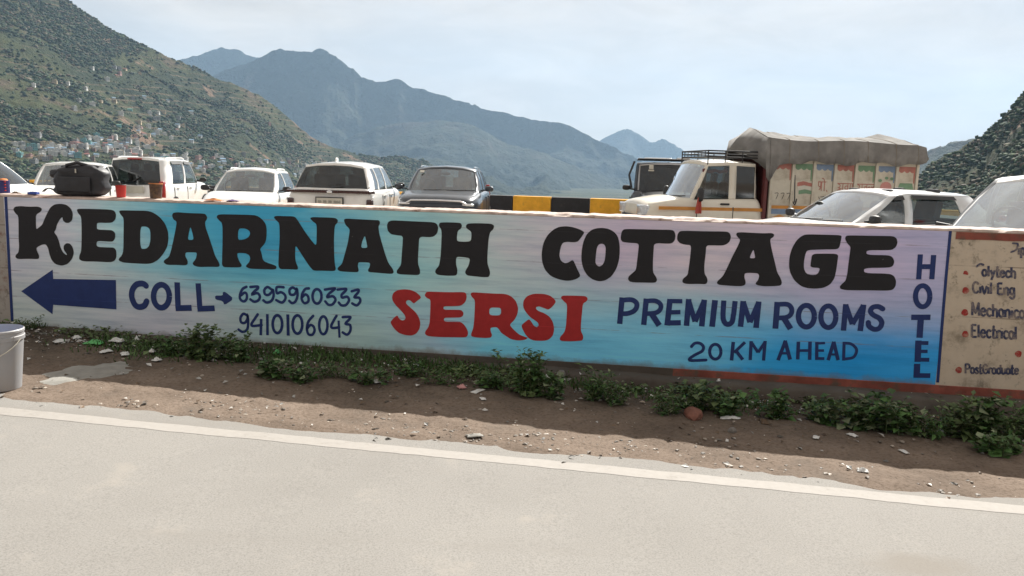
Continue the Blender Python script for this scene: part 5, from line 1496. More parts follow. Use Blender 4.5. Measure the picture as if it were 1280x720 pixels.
q = MB(); q.tube([S7['_pt'](i_, v_, sg_, 0.004) for (i_, v_, sg_) in ((2, 0.05, 1), (2, 0.5, 1), (2, 0.93, 1), (1, 0.95, 1), (0, 0.95, 1), (1, 0.95, -1), (2, 0.93, -1), (2, 0.5, -1), (2, 0.05, -1))], 0.022, 6); q.build('windscreen_frame', M_alloy, r7, 60)
q = MB(); q.box((0.50, -0.45, 1.74), (0.012, 0.10, 0.10), rot=Matrix.Rotation(-0.25, 3, 'Y')); q.box((0.52, -0.45, 1.66), (0.012, 0.13, 0.035), rot=Matrix.Rotation(-0.25, 3, 'Y')); q.build('sticker', M_plate, r7)
q = MB()
for y_ in np.linspace(-0.72, 0.72, 5): q.tube([(0.36, y_, 1.925), (-1.5, y_, 1.925)], 0.014, 6)
for x_ in (0.36, -0.5, -1.5): q.tube([(x_, -0.76, 1.925), (x_, 0.76, 1.925)], 0.018, 6)
q.build('roof_rack', M_trim, r7)
q = MB(); q.box((0.0, -0.30, 1.945), (0.5, 0.62, 0.03), bev=0.01); q.box((0.30, 0.28, 1.945), (0.2, 0.3, 0.04), bev=0.01); q.build('rack_board', M_alloy, r7)

# ------------------------------------------------------------------ pickup truck with covered load bed
h8 = R(188.5)
S8 = dict(x0=-0.50, x1=1.86, W=1.72, H=1.90, hf=1.08, hc=1.17, xc=1.02, xrf=0.66, xrr=-0.36, xrb=-0.46, zrb=1.20, wr=0.84, bulge=0.015, rcrown=0.06, crown=0.045, wipers=True,
          panes=[(0.88, 0.60, 0.20, 0.20), (0.06, 0.06, -0.32, -0.32)], seats=[(0.12, 0)], handles=[(0.30, 1.06)], handlemat=M_trim, seams=[0.84, 0.13], axles=(-2.1, 1.20), tail=0, tint_from=1,
          wid=[(-0.5, .97), (-0.3, 1.0), (0.8, 1.0), (1.05, .95), (1.6, .93), (1.78, .91), (1.86, .87)], zbot=0.42, mirror_h=0.26,
          front=[(1.3, 1.145), (1.6, 1.09), (1.76, 1.06), (1.825, 1.01), (1.85, 0.92), (1.86, 0.60)], hlbox=(0.16, 0.34, 0.20), screen=M_bright)
r8 = vehicle('pickup_truck', 'cream pickup truck with roof rack and a canvas-covered painted load bed', 'truck', S8, place(809, 15.1, (1.80, 0.75), h8), h8, M_cream, None, black_pillars=(), glass=M_glass, rear_glass=M_dglass)
M_orange = simple('orange_stripe_paint', (0.52, 0.22, 0.035), 0.5, var=0.15)
M_tblue = simple('truck_blue_paint', (0.17, 0.24, 0.35), 0.6, var=0.2)
M_tgreen = simple('truck_green_paint', (0.15, 0.26, 0.16), 0.6, var=0.2)
M_tred = simple('truck_red_paint', (0.38, 0.15, 0.12), 0.6, var=0.2)
M_tdark = simple('truck_dark_paint', (0.03, 0.03, 0.035), 0.6, var=0.2)
M_maroon = simple('maroon_paint', (0.11, 0.02, 0.02), 0.6, var=0.2)
M_bed = simple('cream_load_bed_panel', (0.56, 0.52, 0.43), 0.55, var=0.08, scale=4, dirt=((0.36, 0.31, 0.24), 2.5, 0.50, 0.72))
M_canvas = simple('weathered_canvas', (0.205, 0.198, 0.188), 0.95, var=0.25, scale=4, bmp=0.6, dirt=((0.15, 0.145, 0.14), 1.6, 0.48, 0.70))
hwT = S8['W'] / 2
for sg in (1, -1):
    for (xa, xb_) in ((0.14, 1.58), (-0.46, 0.12)):
        q = MB(); q.box(((xa + xb_) / 2, sg * (hwT * (0.985 if xb_ > 1 else 1.0) + 0.004), 0.965), (xb_ - xa, 0.012, 0.062)); q.build('side_stripe', M_orange, r8)
q = MB(); q.box((1.81, 0.70, 0.88), (0.10, 0.10, 0.10), bev=0.03); q.build('headlamp_reflection', M_tail, r8, 60)  # red blocks painted in for the reddish reflection on the headlamps
q = MB(); q.box((1.81, -0.70, 0.88), (0.10, 0.10, 0.10), bev=0.03); q.build('headlamp_reflection', M_tail, r8, 60)
# cloth tied to the mirror
q = MB(); q.grid([[(0.86 + 0.06 * (t - .5) * (1 + v), 0.99 + 0.02 * math.sin(9 * t + 3 * v), 1.18 - 0.30 * v) for t in np.linspace(0, 1, 5)] for v in np.linspace(0, 1, 6)])
q.build('red_cloth', simple('red_cloth', (0.42, 0.08, 0.06), 0.9), r8, 60)
q = MB(); q.grid([[(x_, 0.80 * hwT + 0.02, 1.70 + 0.015 * math.sin(x_ * 30) - 0.06 * v) for x_ in np.linspace(0.72, 0.22, 14)] for v in (0, 1)]); q.build('window_fringe', M_maroon, r8)
# roof rack over the cab
q = MB(); zr_ = 1.905
for (lv, rr_) in ((0.03, 0.014), (0.085, 0.011), (0.145, 0.015)):
    q.tube([(0.62, -0.70, zr_ + lv), (0.62, 0.70, zr_ + lv), (-0.42, 0.70, zr_ + lv), (-0.42, -0.70, zr_ + lv)], rr_, 6, closed=True)
for x_ in (0.62, 0.28, -0.06, -0.42):
    for y_ in (-0.70, 0.70): q.tube([(x_, y_, zr_ - 0.12), (x_, y_ , zr_ + 0.145)], 0.011, 6)
for y_ in np.linspace(-0.55, 0.55, 7): q.tube([(0.62, y_, zr_ + 0.03), (0.62, y_, zr_ + 0.145)], 0.008, 5)
for x_ in np.linspace(0.5, -0.3, 6): q.tube([(x_, -0.70, zr_ + 0.03), (x_, 0.70, zr_ + 0.03)], 0.010, 5)
q.build('roof_rack', M_trim, r8)
# load bed
XF, XR, HB, ZF, ZT8 = -0.58, -3.56, 0.90, 0.80, 1.98
q = MB(); q.box(((XF + XR) / 2, 0, ZF - 0.06), (XF - XR, 2 * HB, 0.12)); q.build('bed_floor', M_tdark, r8)
q = MB(); q.box((XF, 0, (ZF + ZT8) / 2), (0.05, 2 * HB - 0.1, ZT8 - ZF)); q.build('bed_front_board', M_maroon, r8)
q = MB(); q.box((XR, 0, (ZF + ZT8) / 2), (0.05, 2 * HB - 0.1, ZT8 - ZF)); q.build('tailgate', M_bed, r8)
q = MB(); q.box((XF + 0.10, HB - 0.06, 1.35), (0.06, 0.10, 1.1)); q.build('bed_post', M_maroon, r8)
npan = 7
pw = (XF - XR) / npan
q = MB(); q.box((0, 0, 0), (pw - 0.07, 0.03, 0.24)); P_low = q.mesh('panel', M_bed)
q = MB(); q.box((0, 0, 0), (pw - 0.07, 0.03, 0.46)); P_mid = q.mesh('panel', M_bed)
q = MB(); q.box((0, 0, 0), (pw - 0.07, 0.03, 0.42)); P_top = q.mesh('panel', M_bed)
q = MB(); q.box((0, 0, 0), (0.055, 0.06, ZT8 - ZF + 0.06), bev=0.008); RIB = q.mesh('rib', M_bed)
for sg in (1, -1):
    for k in range(npan):
        xk = XF - (k + 0.5) * pw
        for me_, z_ in ((P_low, 0.95), (P_mid, 1.32), (P_top, 1.78)):
            link_mesh('side_panel', me_, r8, (xk, sg * (HB - 0.03), z_))
    for k in range(npan + 1): link_mesh('rib', RIB, r8, (XF - k * pw, sg * (HB - 0.02), (ZF + ZT8) / 2))
    for z_, nm in ((1.08, 'rail'), (1.56, 'rail'), (2.0, 'rail')):
        q = MB(); q.box(((XF + XR) / 2, sg * (HB - 0.035), z_), (XF - XR, 0.04, 0.035)); q.build(nm, M_bed, r8)
YS = HB - 0.012                              # painted decoration sits on the panels of the side facing the road
DEC = [M_tred, M_tgreen, M_tblue, M_tred, M_tgreen, M_tblue, M_tred]
for k in range(npan):
    xk = XF - (k + 0.5) * pw
    w2 = (pw - 0.08) / 2
    q = MB(); n_ = 12                         # scalloped top border and a strip down the right side
    tp = [(xk + w2 - 2 * w2 * j / n_, YS, 1.985) for j in range(n_ + 1)]
    bt = [(xk + w2 - 2 * w2 * j / n_, YS, 1.93 - 0.035 * abs(math.sin(j / n_ * math.pi * 3)) ) for j in range(n_ + 1)]
    tp = [(a_, b_, c_ - 0.13) for a_, b_, c_ in tp]; bt = [(a_, b_, c_ - 0.16) for a_, b_, c_ in bt]
    q.grid([bt, tp], flip=True)
    q.add([(xk - w2 + 0.04, YS + .0004, 1.85), (xk - w2, YS + .0004, 1.85), (xk - w2, YS + .0004, 1.54), (xk - w2 + 0.025, YS + .0004, 1.54)], [(0, 1, 2, 3)])
    q.build('painted_border', DEC[k], r8)
    q = MB(); q.add([(xk + w2, YS, 1.0), (xk - w2, YS, 1.0), (xk - w2, YS, 1.06), (xk + w2, YS, 1.06)], [(0, 1, 2, 3)]); q.build('painted_stripe', M_orange, r8)
    q = MB(); q.add([(xk + w2, YS, 0.90), (xk - w2, YS, 0.90), (xk - w2, YS, 0.995), (xk + w2, YS, 0.995)], [(0, 1, 2, 3)]); q.build('painted_stripe', M_tblue, r8)
    q = MB(); q.add([(xk + w2 * .9, YS + .001, 0.835), (xk, YS + .001, 0.89), (xk - w2 * .9, YS + .001, 0.835)], [(0, 2, 1)]); q.build('painted_triangle', M_orange, r8)
# painted words, flag and small pictures (local x runs backwards so the words read from the road)
def truck_strokes(items, x, z, s_, mat, w=0.016, name='painted_letter'):
    q = MB()
    for k, P in enumerate(items):
        P = smooth_line(P, 3) if len(P) > 2 else P
        base = MB(); ribbon(base, [(-(x - p_[0] * s_), z + p_[1] * s_) for p_ in P], w, 0.0)
        for f in base.f:
            q.add([(-base.v[i][0], YS + 0.001 + 0.0006 * k, base.v[i][2]) for i in f], [tuple(range(len(f)))])
    q.build(name, mat, r8)
D_pra = [[(0, 1), (0.95, 1)], [(0.30, 1), (0.30, 0.45), (0.05, 0.55), (0.05, 0.95)], [(0.42, 1), (0.42, 0)], [(0.42, 0.45), (0.15, 0.1)], [(0.78, 1), (0.78, 0)], [(0.78, 1), (0.62, 1.35), (0.40, 1.42)], [(1.08, 0.05), (1.14, -0.12)]]
D_shr = [[(0, 1), (0.95, 1)], [(0.10, 0.9), (0.36, 0.8), (0.30, 0.5), (0.08, 0.45)], [(0.25, 0.5), (0.45, 0.05)], [(0.05, 0.15), (0.55, 0.35)], [(0.75, 1), (0.75, 0)]]
D_va = [[(0, 1), (0.75, 1)], [(0.55, 1), (0.55, 0)], [(0.55, 0.65), (0.25, 0.68), (0.15, 0.4), (0.40, 0.25), (0.55, 0.42)]]
D_na = [[(0, 1), (0.95, 1)], [(0.15, 1), (0.15, 0.4), (0.32, 0.3), (0.45, 0.45), (0.45, 1)], [(0.72, 1), (0.72, 0)]]
D_shu = [[(0, 1), (0.95, 1)], [(0.08, 0.9), (0.36, 0.78), (0.28, 0.5), (0.08, 0.45)], [(0.22, 0.5), (0.46, 0.05)], [(0.72, 1), (0.72, 0)], [(0.72, 0), (0.50, -0.22), (0.35, -0.10), (0.62, -0.02)]]
D_ka = [[(0, 1), (1.0, 1)], [(0.48, 1), (0.48, 0)], [(0.48, 0.6), (0.2, 0.68), (0.14, 0.4), (0.48, 0.38), (0.85, 0.68), (0.85, 0.35), (0.72, 0.25)]]
D_la = [[(0, 1), (0.95, 1)], [(0.72, 1), (0.72, 0)], [(0.72, 0.6), (0.52, 0.72), (0.38, 0.5), (0.24, 0.68), (0.10, 0.45), (0.22, 0.2)]]
sD = 0.165
xw = XF - 2 * pw - 0.10
truck_strokes(D_pra, xw, 1.36, sD, M_tred)
xw = XF - 3 * pw - 0.07
for gl_, ad in ((D_shr, 0.92), (D_va, 0.74), (D_na, 0.9)):
    truck_strokes(gl_, xw, 1.36, sD * 0.88, M_tred); xw -= ad * sD * 0.88
xw = XF - 4 * pw - 0.05
for gl_, ad in ((D_shu, 0.92), (D_ka, 0.97), (D_la, 0.9)):
    truck_strokes(gl_, xw, 1.36, sD * 0.86, M_tred); xw -= ad * sD * 0.86
truck_strokes([[(0, 0.5), (0.3, 0), (0.9, 0.2), (1.2, 0.6)], [(0.3, 0.5), (0.9, 0.55)]], XF - 2 * pw - 0.13, 1.18, 0.12, M_tdark, 0.012)
for k in range(3): truck_strokes([[(0, 1), (0.6, 1), (0.25, 0)]], XF - 0.09 - 0.12 * k, 1.18, 0.11, M_tdark, 0.011)
truck_strokes([[(0, 4.6), (0.3, 0.4)], [(-0.2, 0.8), (0.35, 0.0), (0.6, 0.9)]], XF - pw - 0.04, 1.08, 0.12, M_tdark, 0.022, 'painted_staff')
def patch(pts, mat, name='painted_picture', lift=0.002):
    q = MB(); q.add([(x_, YS + lift, z_) for x_, z_ in pts], [tuple(range(len(pts)))]); q.build(name, mat, r8)
x_ = XF - pw - 0.10
for k, m_ in enumerate((M_tred, M_plate, M_tgreen)):
    patch([(x_ - 0.02 * k, 1.50 - 0.075 * k), (x_ - 0.12 - 0.02 * k, 1.53 - 0.075 * k), (x_ - 0.30 - 0.02 * k, 1.49 - 0.075 * k), (x_ - 0.30 - 0.02 * k, 1.43 - 0.075 * k), (x_ - 0.14 - 0.02 * k, 1.45 - 0.075 * k), (x_ - 0.02 * k, 1.43 - 0.075 * k)], m_, 'painted_flag')
x_ = XF - 5 * pw - 0.22
patch([(x_ + 0.12 * math.cos(t), 1.46 + 0.10 * math.sin(t)) for t in np.linspace(0, 2 * math.pi, 15)[:-1]], simple('pink_paint', (0.48, 0.22, 0.20), 0.6))
for dx_, dz_ in ((0.13, 0.12), (0.0, 0.17), (-0.11, 0.16)):
    patch([(x_ + dx_ + 0.04 * math.cos(t), 1.46 + dz_ + 0.03 * math.sin(t)) for t in np.linspace(0, 2 * math.pi, 9)[:-1]], M_tgreen, lift=0.003)
x_ = XF - 6 * pw - 0.21
patch([(x_ + 0.17, 1.42), (x_ + 0.13, 1.54), (x_ - 0.13, 1.54), (x_ - 0.17, 1.42)], M_tgreen)
patch([(x_ + 0.15, 1.34), (x_ + 0.15, 1.42), (x_ - 0.15, 1.42), (x_ - 0.15, 1.34)], M_tred, lift=0.0015)
# canvas: ridge along the middle, drape over both sides, tied down over the front
q = MB(); nx_, rows = 110, []
for i in range(nx_ + 1):
    t = i / nx_
    x_ = XF + 0.10 + (XR - 0.10 - XF - 0.10) * t
    sag = 0.045 * math.sin(t * math.pi) + 0.03 * abs(math.sin(t * math.pi * 3.5))
    zr2 = 2.52 - 0.08 * min(1, t * 3.5) - sag * 0.7 + (0.05 * math.sin((t - 0.7) / 0.3 * math.pi) if t > 0.7 else 0)
    ze = 2.31 - 0.02 * math.sin(t * 9) - 0.03 * min(1, t * 4)
    if t > 0.94: zr2 -= (t - 0.94) * 2.5; ze -= (t - 0.94) * 0.8
    zd = 1.85 - 0.03 * math.sin(t * 17) - 0.02 * math.sin(t * 41) + 0.06 * t
    if t < 0.06: zd = 1.50 + t / 0.06 * 0.34
    row = []
    prof = [(0.965, zd), (0.955, zd + (ze - zd) * .35), (0.95, zd + (ze - zd) * .7), (0.935, ze), (0.78, ze + (zr2 - ze) * .16), (0.5, ze + (zr2 - ze) * .48), (0.2, ze + (zr2 - ze) * .80), (0, zr2)]
    prof = prof + [(-y_, z_) for y_, z_ in reversed(prof[:-1])]
    for (y_, z_) in prof:
        nz = 0.030 * (float(fbm(x_ * 3.1 + y_, z_ * 3 + y_ * 2, 4, 301)) - 0.5) * (1.4 if abs(y_) > 0.9 else 1.0) + 0.026 * math.sin(x_ * 17 + 2.2 * math.sin(z_ * 6) + 1.5 * math.sin(x_ * 3.1)) * (abs(y_) > 0.9) * (1.6 - 1.6 * max(0, (z_ - 1.9) / 0.45)) + 0.018 * (abs(y_) <= 0.9) * math.sin(x_ * 11 + 5 * y_)
        row.append((x_, y_ + math.copysign(nz, y_) * (abs(y_) > 0.9) * HB * 1.0, z_ + nz * (abs(y_) <= 0.9)))
    rows.append(row)
q.grid(rows)
fr_ = [(XF + 0.10 + 0.42 * (1 - abs(p_[1])), p_[1] * 0.97, 2.06 - 0.38 * abs(p_[1]) ** 2) for p_ in rows[0]]
q.grid([fr_, [((a_[0] + b_[0]) / 2 + 0.05, (a_[1] + b_[1]) / 2, (a_[2] + b_[2]) / 2) for a_, b_ in zip(fr_, rows[0])], rows[0]])
bk_ = [(XR - 0.16, p_[1] * 0.98, 2.02) for p_ in rows[-1]]
q.grid([rows[-1], bk_])
cv = q.build('canvas_cover', M_canvas, r8, 24)
cv.modifiers.new('t', 'SOLIDIFY').thickness = 0.012
q = MB()
for t in (0.12, 0.3, 0.47, 0.62, 0.8, 0.95):
    i = int(t * nx_); q.tube([(p_[0], p_[1] * 1.008, p_[2] + 0.012) for p_ in rows[i][:9]], 0.008, 5)
q.build('rope', simple('rope', (0.20, 0.17, 0.13), 0.9), cv)

# ------------------------------------------------------------------ things standing on the wall
def top_loc(px, py, back=0.10, dz=0.0):
    d = ray(px, py)
    p = CAM + d * ((W_ORG + W_NRM * back - CAM).dot(W_NRM) / d.dot(W_NRM)) - W_ORG
    return W_ORG + W_DIR * p.dot(W_DIR) + W_NRM * back + Vector((0, 0, W_TOP + 0.005 + dz))

M_bag = simple('black_nylon', (0.020, 0.021, 0.026), 0.55, var=0.3, scale=14, bmp=0.3)
M_bagl = simple('worn_nylon', (0.045, 0.046, 0.055), 0.6, var=0.3, scale=14)
bag = empty('duffel_bag', top_loc(104, 245, 0.12), W_RZ + 0.05)
tag(bag, 'slumped black duffel bag standing on the wall above the letter E', 'bag')
mb = MB(); nu_, nv_ = 34, 22
rows = []
for i in range(nv_ + 1):
    v = i / nv_; row = []
    for j in range(nu_ + 1):
        t = 2 * math.pi * j / nu_
        c_, s_ = math.cos(t), math.sin(t)
        ex = lambda q_, e: math.copysign(abs(q_) ** e, q_)
        ph = -math.pi / 2 + math.pi * v
        rad = abs(math.cos(ph)) ** 0.36
        x_, y_ = 0.222 * rad * ex(c_, 0.5) * (1.06 - 0.14 * v), 0.115 * rad * ex(s_, 0.7) * (1.15 - 0.35 * v)
        z_ = 0.130 + 0.130 * ex(math.sin(ph), 0.50)
        z_ *= 1 + (0.06 * math.sin(x_ * 9 + 1.2) - 0.12 * max(0, -x_ - 0.1) * 4) * v
        n1 = float(fbm(x_ * 11 + 3, z_ * 11 + y_ * 6, 4, 401)) - 0.5 + 0.25 * math.sin(z_ * 55 + x_ * 18)
        row.append((x_ + 0.030 * n1 * rad, y_ + 0.045 * n1 * rad, max(0.0, z_ + 0.025 * n1 * v)))
    rows.append(row)
mb.grid(rows); mb.build('bag_body', M_bag, bag, 60, 0.0008)
mb = MB(); mb.tube([(-0.17, -0.02, 0.245), (-0.06, -0.05, 0.262), (0.06, -0.05, 0.262), (0.17, -0.02, 0.252)], 0.010, 6); mb.build('zip', M_bagl, bag, 60)
mb = MB(); mb.tube([(-0.10, -0.06, 0.225), (-0.07, -0.10, 0.262), (0.02, -0.09, 0.285), (0.09, -0.05, 0.262)], 0.014, 7); mb.build('carry_handle', M_bag, bag, 60)
mb = MB(); mb.ellipsoid((-0.215, 0.0, 0.185), (0.13, 0.14, 0.085), 12, 8, p=0.7); mb.build('side_pocket', M_bag, bag, 60)
mb = MB(); mb.box((0.02, -0.118, 0.215), (0.012, 0.006, 0.035), bev=0.002); mb.build('zip_pull', M_plate, bag)
mb = MB(); mb.grid([[(-0.19 - 0.02 * k, -0.06 + 0.03 * s_, 0.012 + 0.02 * k) if k < 2 else (-0.19 - 0.03 * k, -0.06 + 0.03 * s_, 0.05 - 0.008 * (k - 3) ** 2 + 0.012) for s_ in (0, 1)] for k in range(6)])
st = mb.build('shoulder_strap', M_bag, bag, 60); st.modifiers.new('t', 'SOLIDIFY').thickness = 0.006
mb = MB(); mb.box((0.0, -0.125, 0.10), (0.30, 0.02, 0.13), bev=0.01); mb.build('front_pocket', M_bag, bag, 60)

def cup(name, label, px, py, r0, r1, hgt, mat, inner, back=0.09, tilt=0.0):
    e = empty(name, top_loc(px, py, back), W_RZ); tag(e, label, 'cup' if 'cup' in name else 'tin')
    e.rotation_euler = (0, tilt, W_RZ)
    m_ = MB(); m_.lathe([(0.0, 0.0), (r0, 0.0), (r0 + (r1 - r0) * 0.5, hgt * 0.5), (r1, hgt - 0.004), (r1 + 0.003, hgt), (r1 - 0.001, hgt), (r0 - 0.002, 0.008), (0, 0.008)], 24)
    m_.build('cup_wall', mat, e, 50)
    m_ = MB(); m_.lathe([(r1 + 0.001, hgt - 0.004), (r1 + 0.0045, hgt - 0.001), (r1 + 0.001, hgt + 0.002)], 24); m_.build('rim', inner, e, 60)
    m_ = MB(); m_.lathe([(0, hgt * 0.82), (r1 * 0.93, hgt * 0.82)], 20); m_.build('contents', inner, e)
    return e
M_redp = simple('red_plastic', (0.50, 0.03, 0.025), 0.4, var=0.1)
M_tin = simple('rusty_paint_tin', (0.085, 0.05, 0.035), 0.7, var=0.5, scale=40, bmp=0.2, dirt=((0.17, 0.10, 0.05), 30, 0.45, 0.7))
M_pinkp = simple('crimson_plastic', (0.48, 0.02, 0.06), 0.45, var=0.1)
M_bluep = simple('blue_tin_paint', (0.028, 0.030, 0.16), 0.45, var=0.15)
M_orp = simple('orange_rag', (0.60, 0.22, 0.07), 0.9, var=0.25, scale=20)
M_purp = simple('purple_rag', (0.10, 0.05, 0.16), 0.9, var=0.3, scale=20)
cup('paint_cup', 'small red plastic cup on the wall behind the letter D', 151.5, 247.5, 0.036, 0.044, 0.108, M_redp, M_tdark)
cup('rusty_tin', 'brown stained paint tin on the wall behind the letter A', 195, 248.5, 0.046, 0.054, 0.128, M_tin, M_orp, tilt=0.03)
e = empty('blue_tin', top_loc(5, 243, 0.10), W_RZ); tag(e, 'dark blue tin with a red striped edge on the end of the wall', 'tin')
mb = MB(); mb.lathe([(0, 0), (0.050, 0), (0.050, 0.105), (0.053, 0.110), (0.048, 0.112), (0.048, 0.02), (0, 0.02)], 24); mb.build('tin_wall', M_bluep, e, 50)
for k in range(4):
    mb = MB(); mb.box((0.044, -0.032, 0.025 + 0.025 * k), (0.012, 0.012, 0.010), bev=0.002); mb.build('red_mark', M_redp, e)
mb = MB(); mb.lathe([(0, 0.095), (0.047, 0.098), (0.03, 0.125), (0, 0.13)], 14); mb.build('lid', M_orp, e, 50)
e = empty('blue_box_lid', top_loc(42, 243.5, 0.06), W_RZ + 0.1); tag(e, 'flat blue plastic lid lying on the wall beside the bag strap', 'lid')
mb = MB(); mb.box((0, 0, 0.010), (0.082, 0.05, 0.020), bev=0.004); mb.build('lid_body', simple('blue_plastic', (0.03, 0.07, 0.32), 0.4), e)
mb = MB(); mb.box((0, 0, 0.022), (0.05, 0.03, 0.004), bev=0.001); mb.build('lid_panel', M_bluep, e)
def rag(name, label, px, py, w_, d_, h_, mat, seed, cat='rag', rz=0.0):
    """a crumpled scrap: uneven sheet with folds"""
    e_ = MB(); n_ = 9; rows = []
    for i in range(n_):
        row = []
        for j in range(n_):
            a_, b_ = i / (n_ - 1) - .5, j / (n_ - 1) - .5
            k_ = 1 + 0.5 * (float(fbm(math.atan2(a_, b_ + 1e-6) * 1.2 + seed, 0.5, 3, seed)) - 0.5)
            row.append((b_ * w_ * k_, a_ * d_ * k_, 0.002 + h_ * float(ridged(a_ * 4 + seed, b_ * 4, 3, seed)) * (1 - 1.6 * max(abs(a_), abs(b_)))))
        rows.append(row)
    e_.grid(rows)
    o = e_.build(name, mat, None, 30)
    o.modifiers.new('t', 'SOLIDIFY').thickness = 0.002
    o.rotation_euler = (0, 0, rz); tag(o, label, cat)
    return o
o = rag('orange_rag', 'orange cloth scrap lying on the wall above the first A', 268, 250, 0.14, 0.07, 0.030, M_orp, 5); o.location = top_loc(268, 251, 0.06)
o = rag('purple_rag', 'purple cloth scrap lying on the wall above the letter R', 291, 250, 0.09, 0.06, 0.024, M_purp, 9); o.location = top_loc(291, 252, 0.06)
o = rag('brown_rag', 'little brown scrap lying on the wall between blue tin and blue lid', 20, 242, 0.07, 0.05, 0.03, M_tin, 13); o.location = top_loc(20, 243, 0.08)

# ------------------------------------------------------------------ bucket on the verge
M_pail = simple('dusty_white_plastic', (0.33, 0.33, 0.34), 0.5, var=0.08, scale=6, dirt=((0.33, 0.30, 0.27), 3, 0.50, 0.72))
M_pailin = simple('bluish_bucket_inside', (0.30, 0.33, 0.42), 0.6, var=0.15)
pb = on_g(1, 485)
bk = empty('bucket', (pb.x, pb.y, float(verge_z(*to_uv(pb))) - 0.006)); tag(bk, 'dusty white plastic paint bucket standing at the road edge', 'bucket')
mb = MB(); mb.lathe([(0, 0.0), (0.115, 0.0), (0.122, 0.006), (0.150, 0.335), (0.158, 0.338), (0.159, 0.362), (0.153, 0.366), (0.154, 0.385), (0.158, 0.388), (0.158, 0.402), (0.152, 0.408)], 40); mb.build('bucket_wall', M_pail, bk, 40)
mb = MB(); mb.lathe([(0.152, 0.408), (0.147, 0.40), (0.118, 0.012), (0, 0.012)], 40); mb.build('bucket_inside', M_pailin, bk, 40)
mb = MB(); mb.tube([(0.16 * math.cos(t), 0.16 * math.sin(t) - 0.012, 0.345 - 0.115 * math.sin(-t) ) for t in np.linspace(-math.pi, 0, 15)], 0.0035, 6); mb.build('bail_handle', M_plate, bk, 60)
for k in range(5):
    t = -2.2 + 0.45 * k
    mb = MB(); mb.box((0.1565 * math.cos(t), 0.1565 * math.sin(t), 0.35), (0.008, 0.006, 0.03), rz=t); mb.build('rim_rib', M_pail, bk)

# ------------------------------------------------------------------ weeds along the wall
def leaf_material(name, col, var=0.45):
    m, n, l, b = new_mat(name)
    g_ = n.new('ShaderNodeNewGeometry')
    c = ramp(n, l, g_.outputs['Random Per Island'], [(0.0, [x * (1 - var) for x in col]), (0.6, col), (1.0, [x * (1 + var) for x in col])])
    l.new(c.outputs['Color'], b.inputs['Base Color'])
    b.inputs['Roughness'].default_value = 0.6; b.inputs['Specular IOR Level'].default_value = 0.35
    return m
M_leafA = leaf_material('weed_leaf', (0.060, 0.125, 0.034))
M_leafB = leaf_material('dusty_weed_leaf', (0.095, 0.135, 0.052))
M_leafC = leaf_material('pale_weed_leaf', (0.16, 0.19, 0.11))
M_stem = simple('weed_stem', (0.06, 0.085, 0.03), 0.8)
M_grass = leaf_material('grass_blade', (0.055, 0.105, 0.028))

def leaf(mb, p, dirn, L_, W_, up, mi=0):
    d = dirn.normalized(); s_ = d.cross(up)
    s_ = s_.normalized() if s_.length > 1e-4 else d.orthogonal().normalized()
    nrm = s_.cross(d)
    a = p; b_ = p + d * L_ * 0.45 + s_ * W_ * 0.5 + nrm * L_ * 0.10; c = p + d * L_ - nrm * L_ * 0.12; e_ = p + d * L_ * 0.45 - s_ * W_ * 0.5 + nrm * L_ * 0.10; m_ = p + d * L_ * 0.5
    mb.add([a, b_, c, e_, m_], [(0, 1, 4), (1, 2, 4), (2, 3, 4), (3, 0, 4)], mi)

def weed(label, px, py, hgt, wid, n_st, seed, mats, leafL=0.06, group='weeds along the foot of the wall'):
    rs = random.Random(seed); asp = rs.choice((0.32, 0.55, 0.8)); mats = rs.choice((mats, [mats[1], mats[0], mats[2]], [mats[0], mats[2], mats[1]], mats))
    p = verge_point(px, py)
    root = empty('weed_plant', p); tag(root, label, 'plant', group)
    lf, sm_ = MB(), MB()
    for k in range(n_st):
        a = rs.uniform(0, 6.283); sp = rs.uniform(0.15, 1.0)
        bx_, by_ = rs.gauss(0, wid * 0.20), rs.gauss(0, wid * 0.10)
        H_ = hgt * rs.uniform(0.5, 1.08)
        tip = Vector((bx_ + math.cos(a) * wid * 0.42 * sp, by_ + math.sin(a) * wid * 0.24 * sp, H_))
        P = []
        for j in range(7):
            t = j / 6
            P.append(Vector((bx_ + (tip.x - bx_) * t ** 1.5, by_ + (tip.y - by_) * t ** 1.5, -0.03 + (tip.z + 0.03) * (t if sp < 0.6 else math.sin(t * 1.57) ** 1.1))))
        sm_.tube(P, [0.004 - 0.0025 * j / 6 for j in range(7)], 5)
        for j in range(1, 7):
            for r_ in range(rs.choice((3, 4, 4)) + (2 if j == 6 else 0)):
                q = P[j] + Vector((rs.gauss(0, .014), rs.gauss(0, .014), rs.gauss(0, .016)))
                th = rs.uniform(0, 6.283)
                d = Vector((math.cos(th), math.sin(th), rs.uniform(-0.35, 0.75)))
                s_ = leafL * rs.uniform(0.40, 1.35) * (1.1 - 0.35 * j / 6)
                leaf(lf, q, d, s_, s_ * asp * rs.uniform(0.8, 1.25), Vector((rs.gauss(0, .3), rs.gauss(0, .3), 1)), 0 if rs.random() < 0.68 else (1 if rs.random() < 0.85 else 2))
    lf.build('leaves', mats, root); sm_.build('stem', M_stem, root, 60)
    return root
LM = [M_leafA, M_leafB, M_leafC]
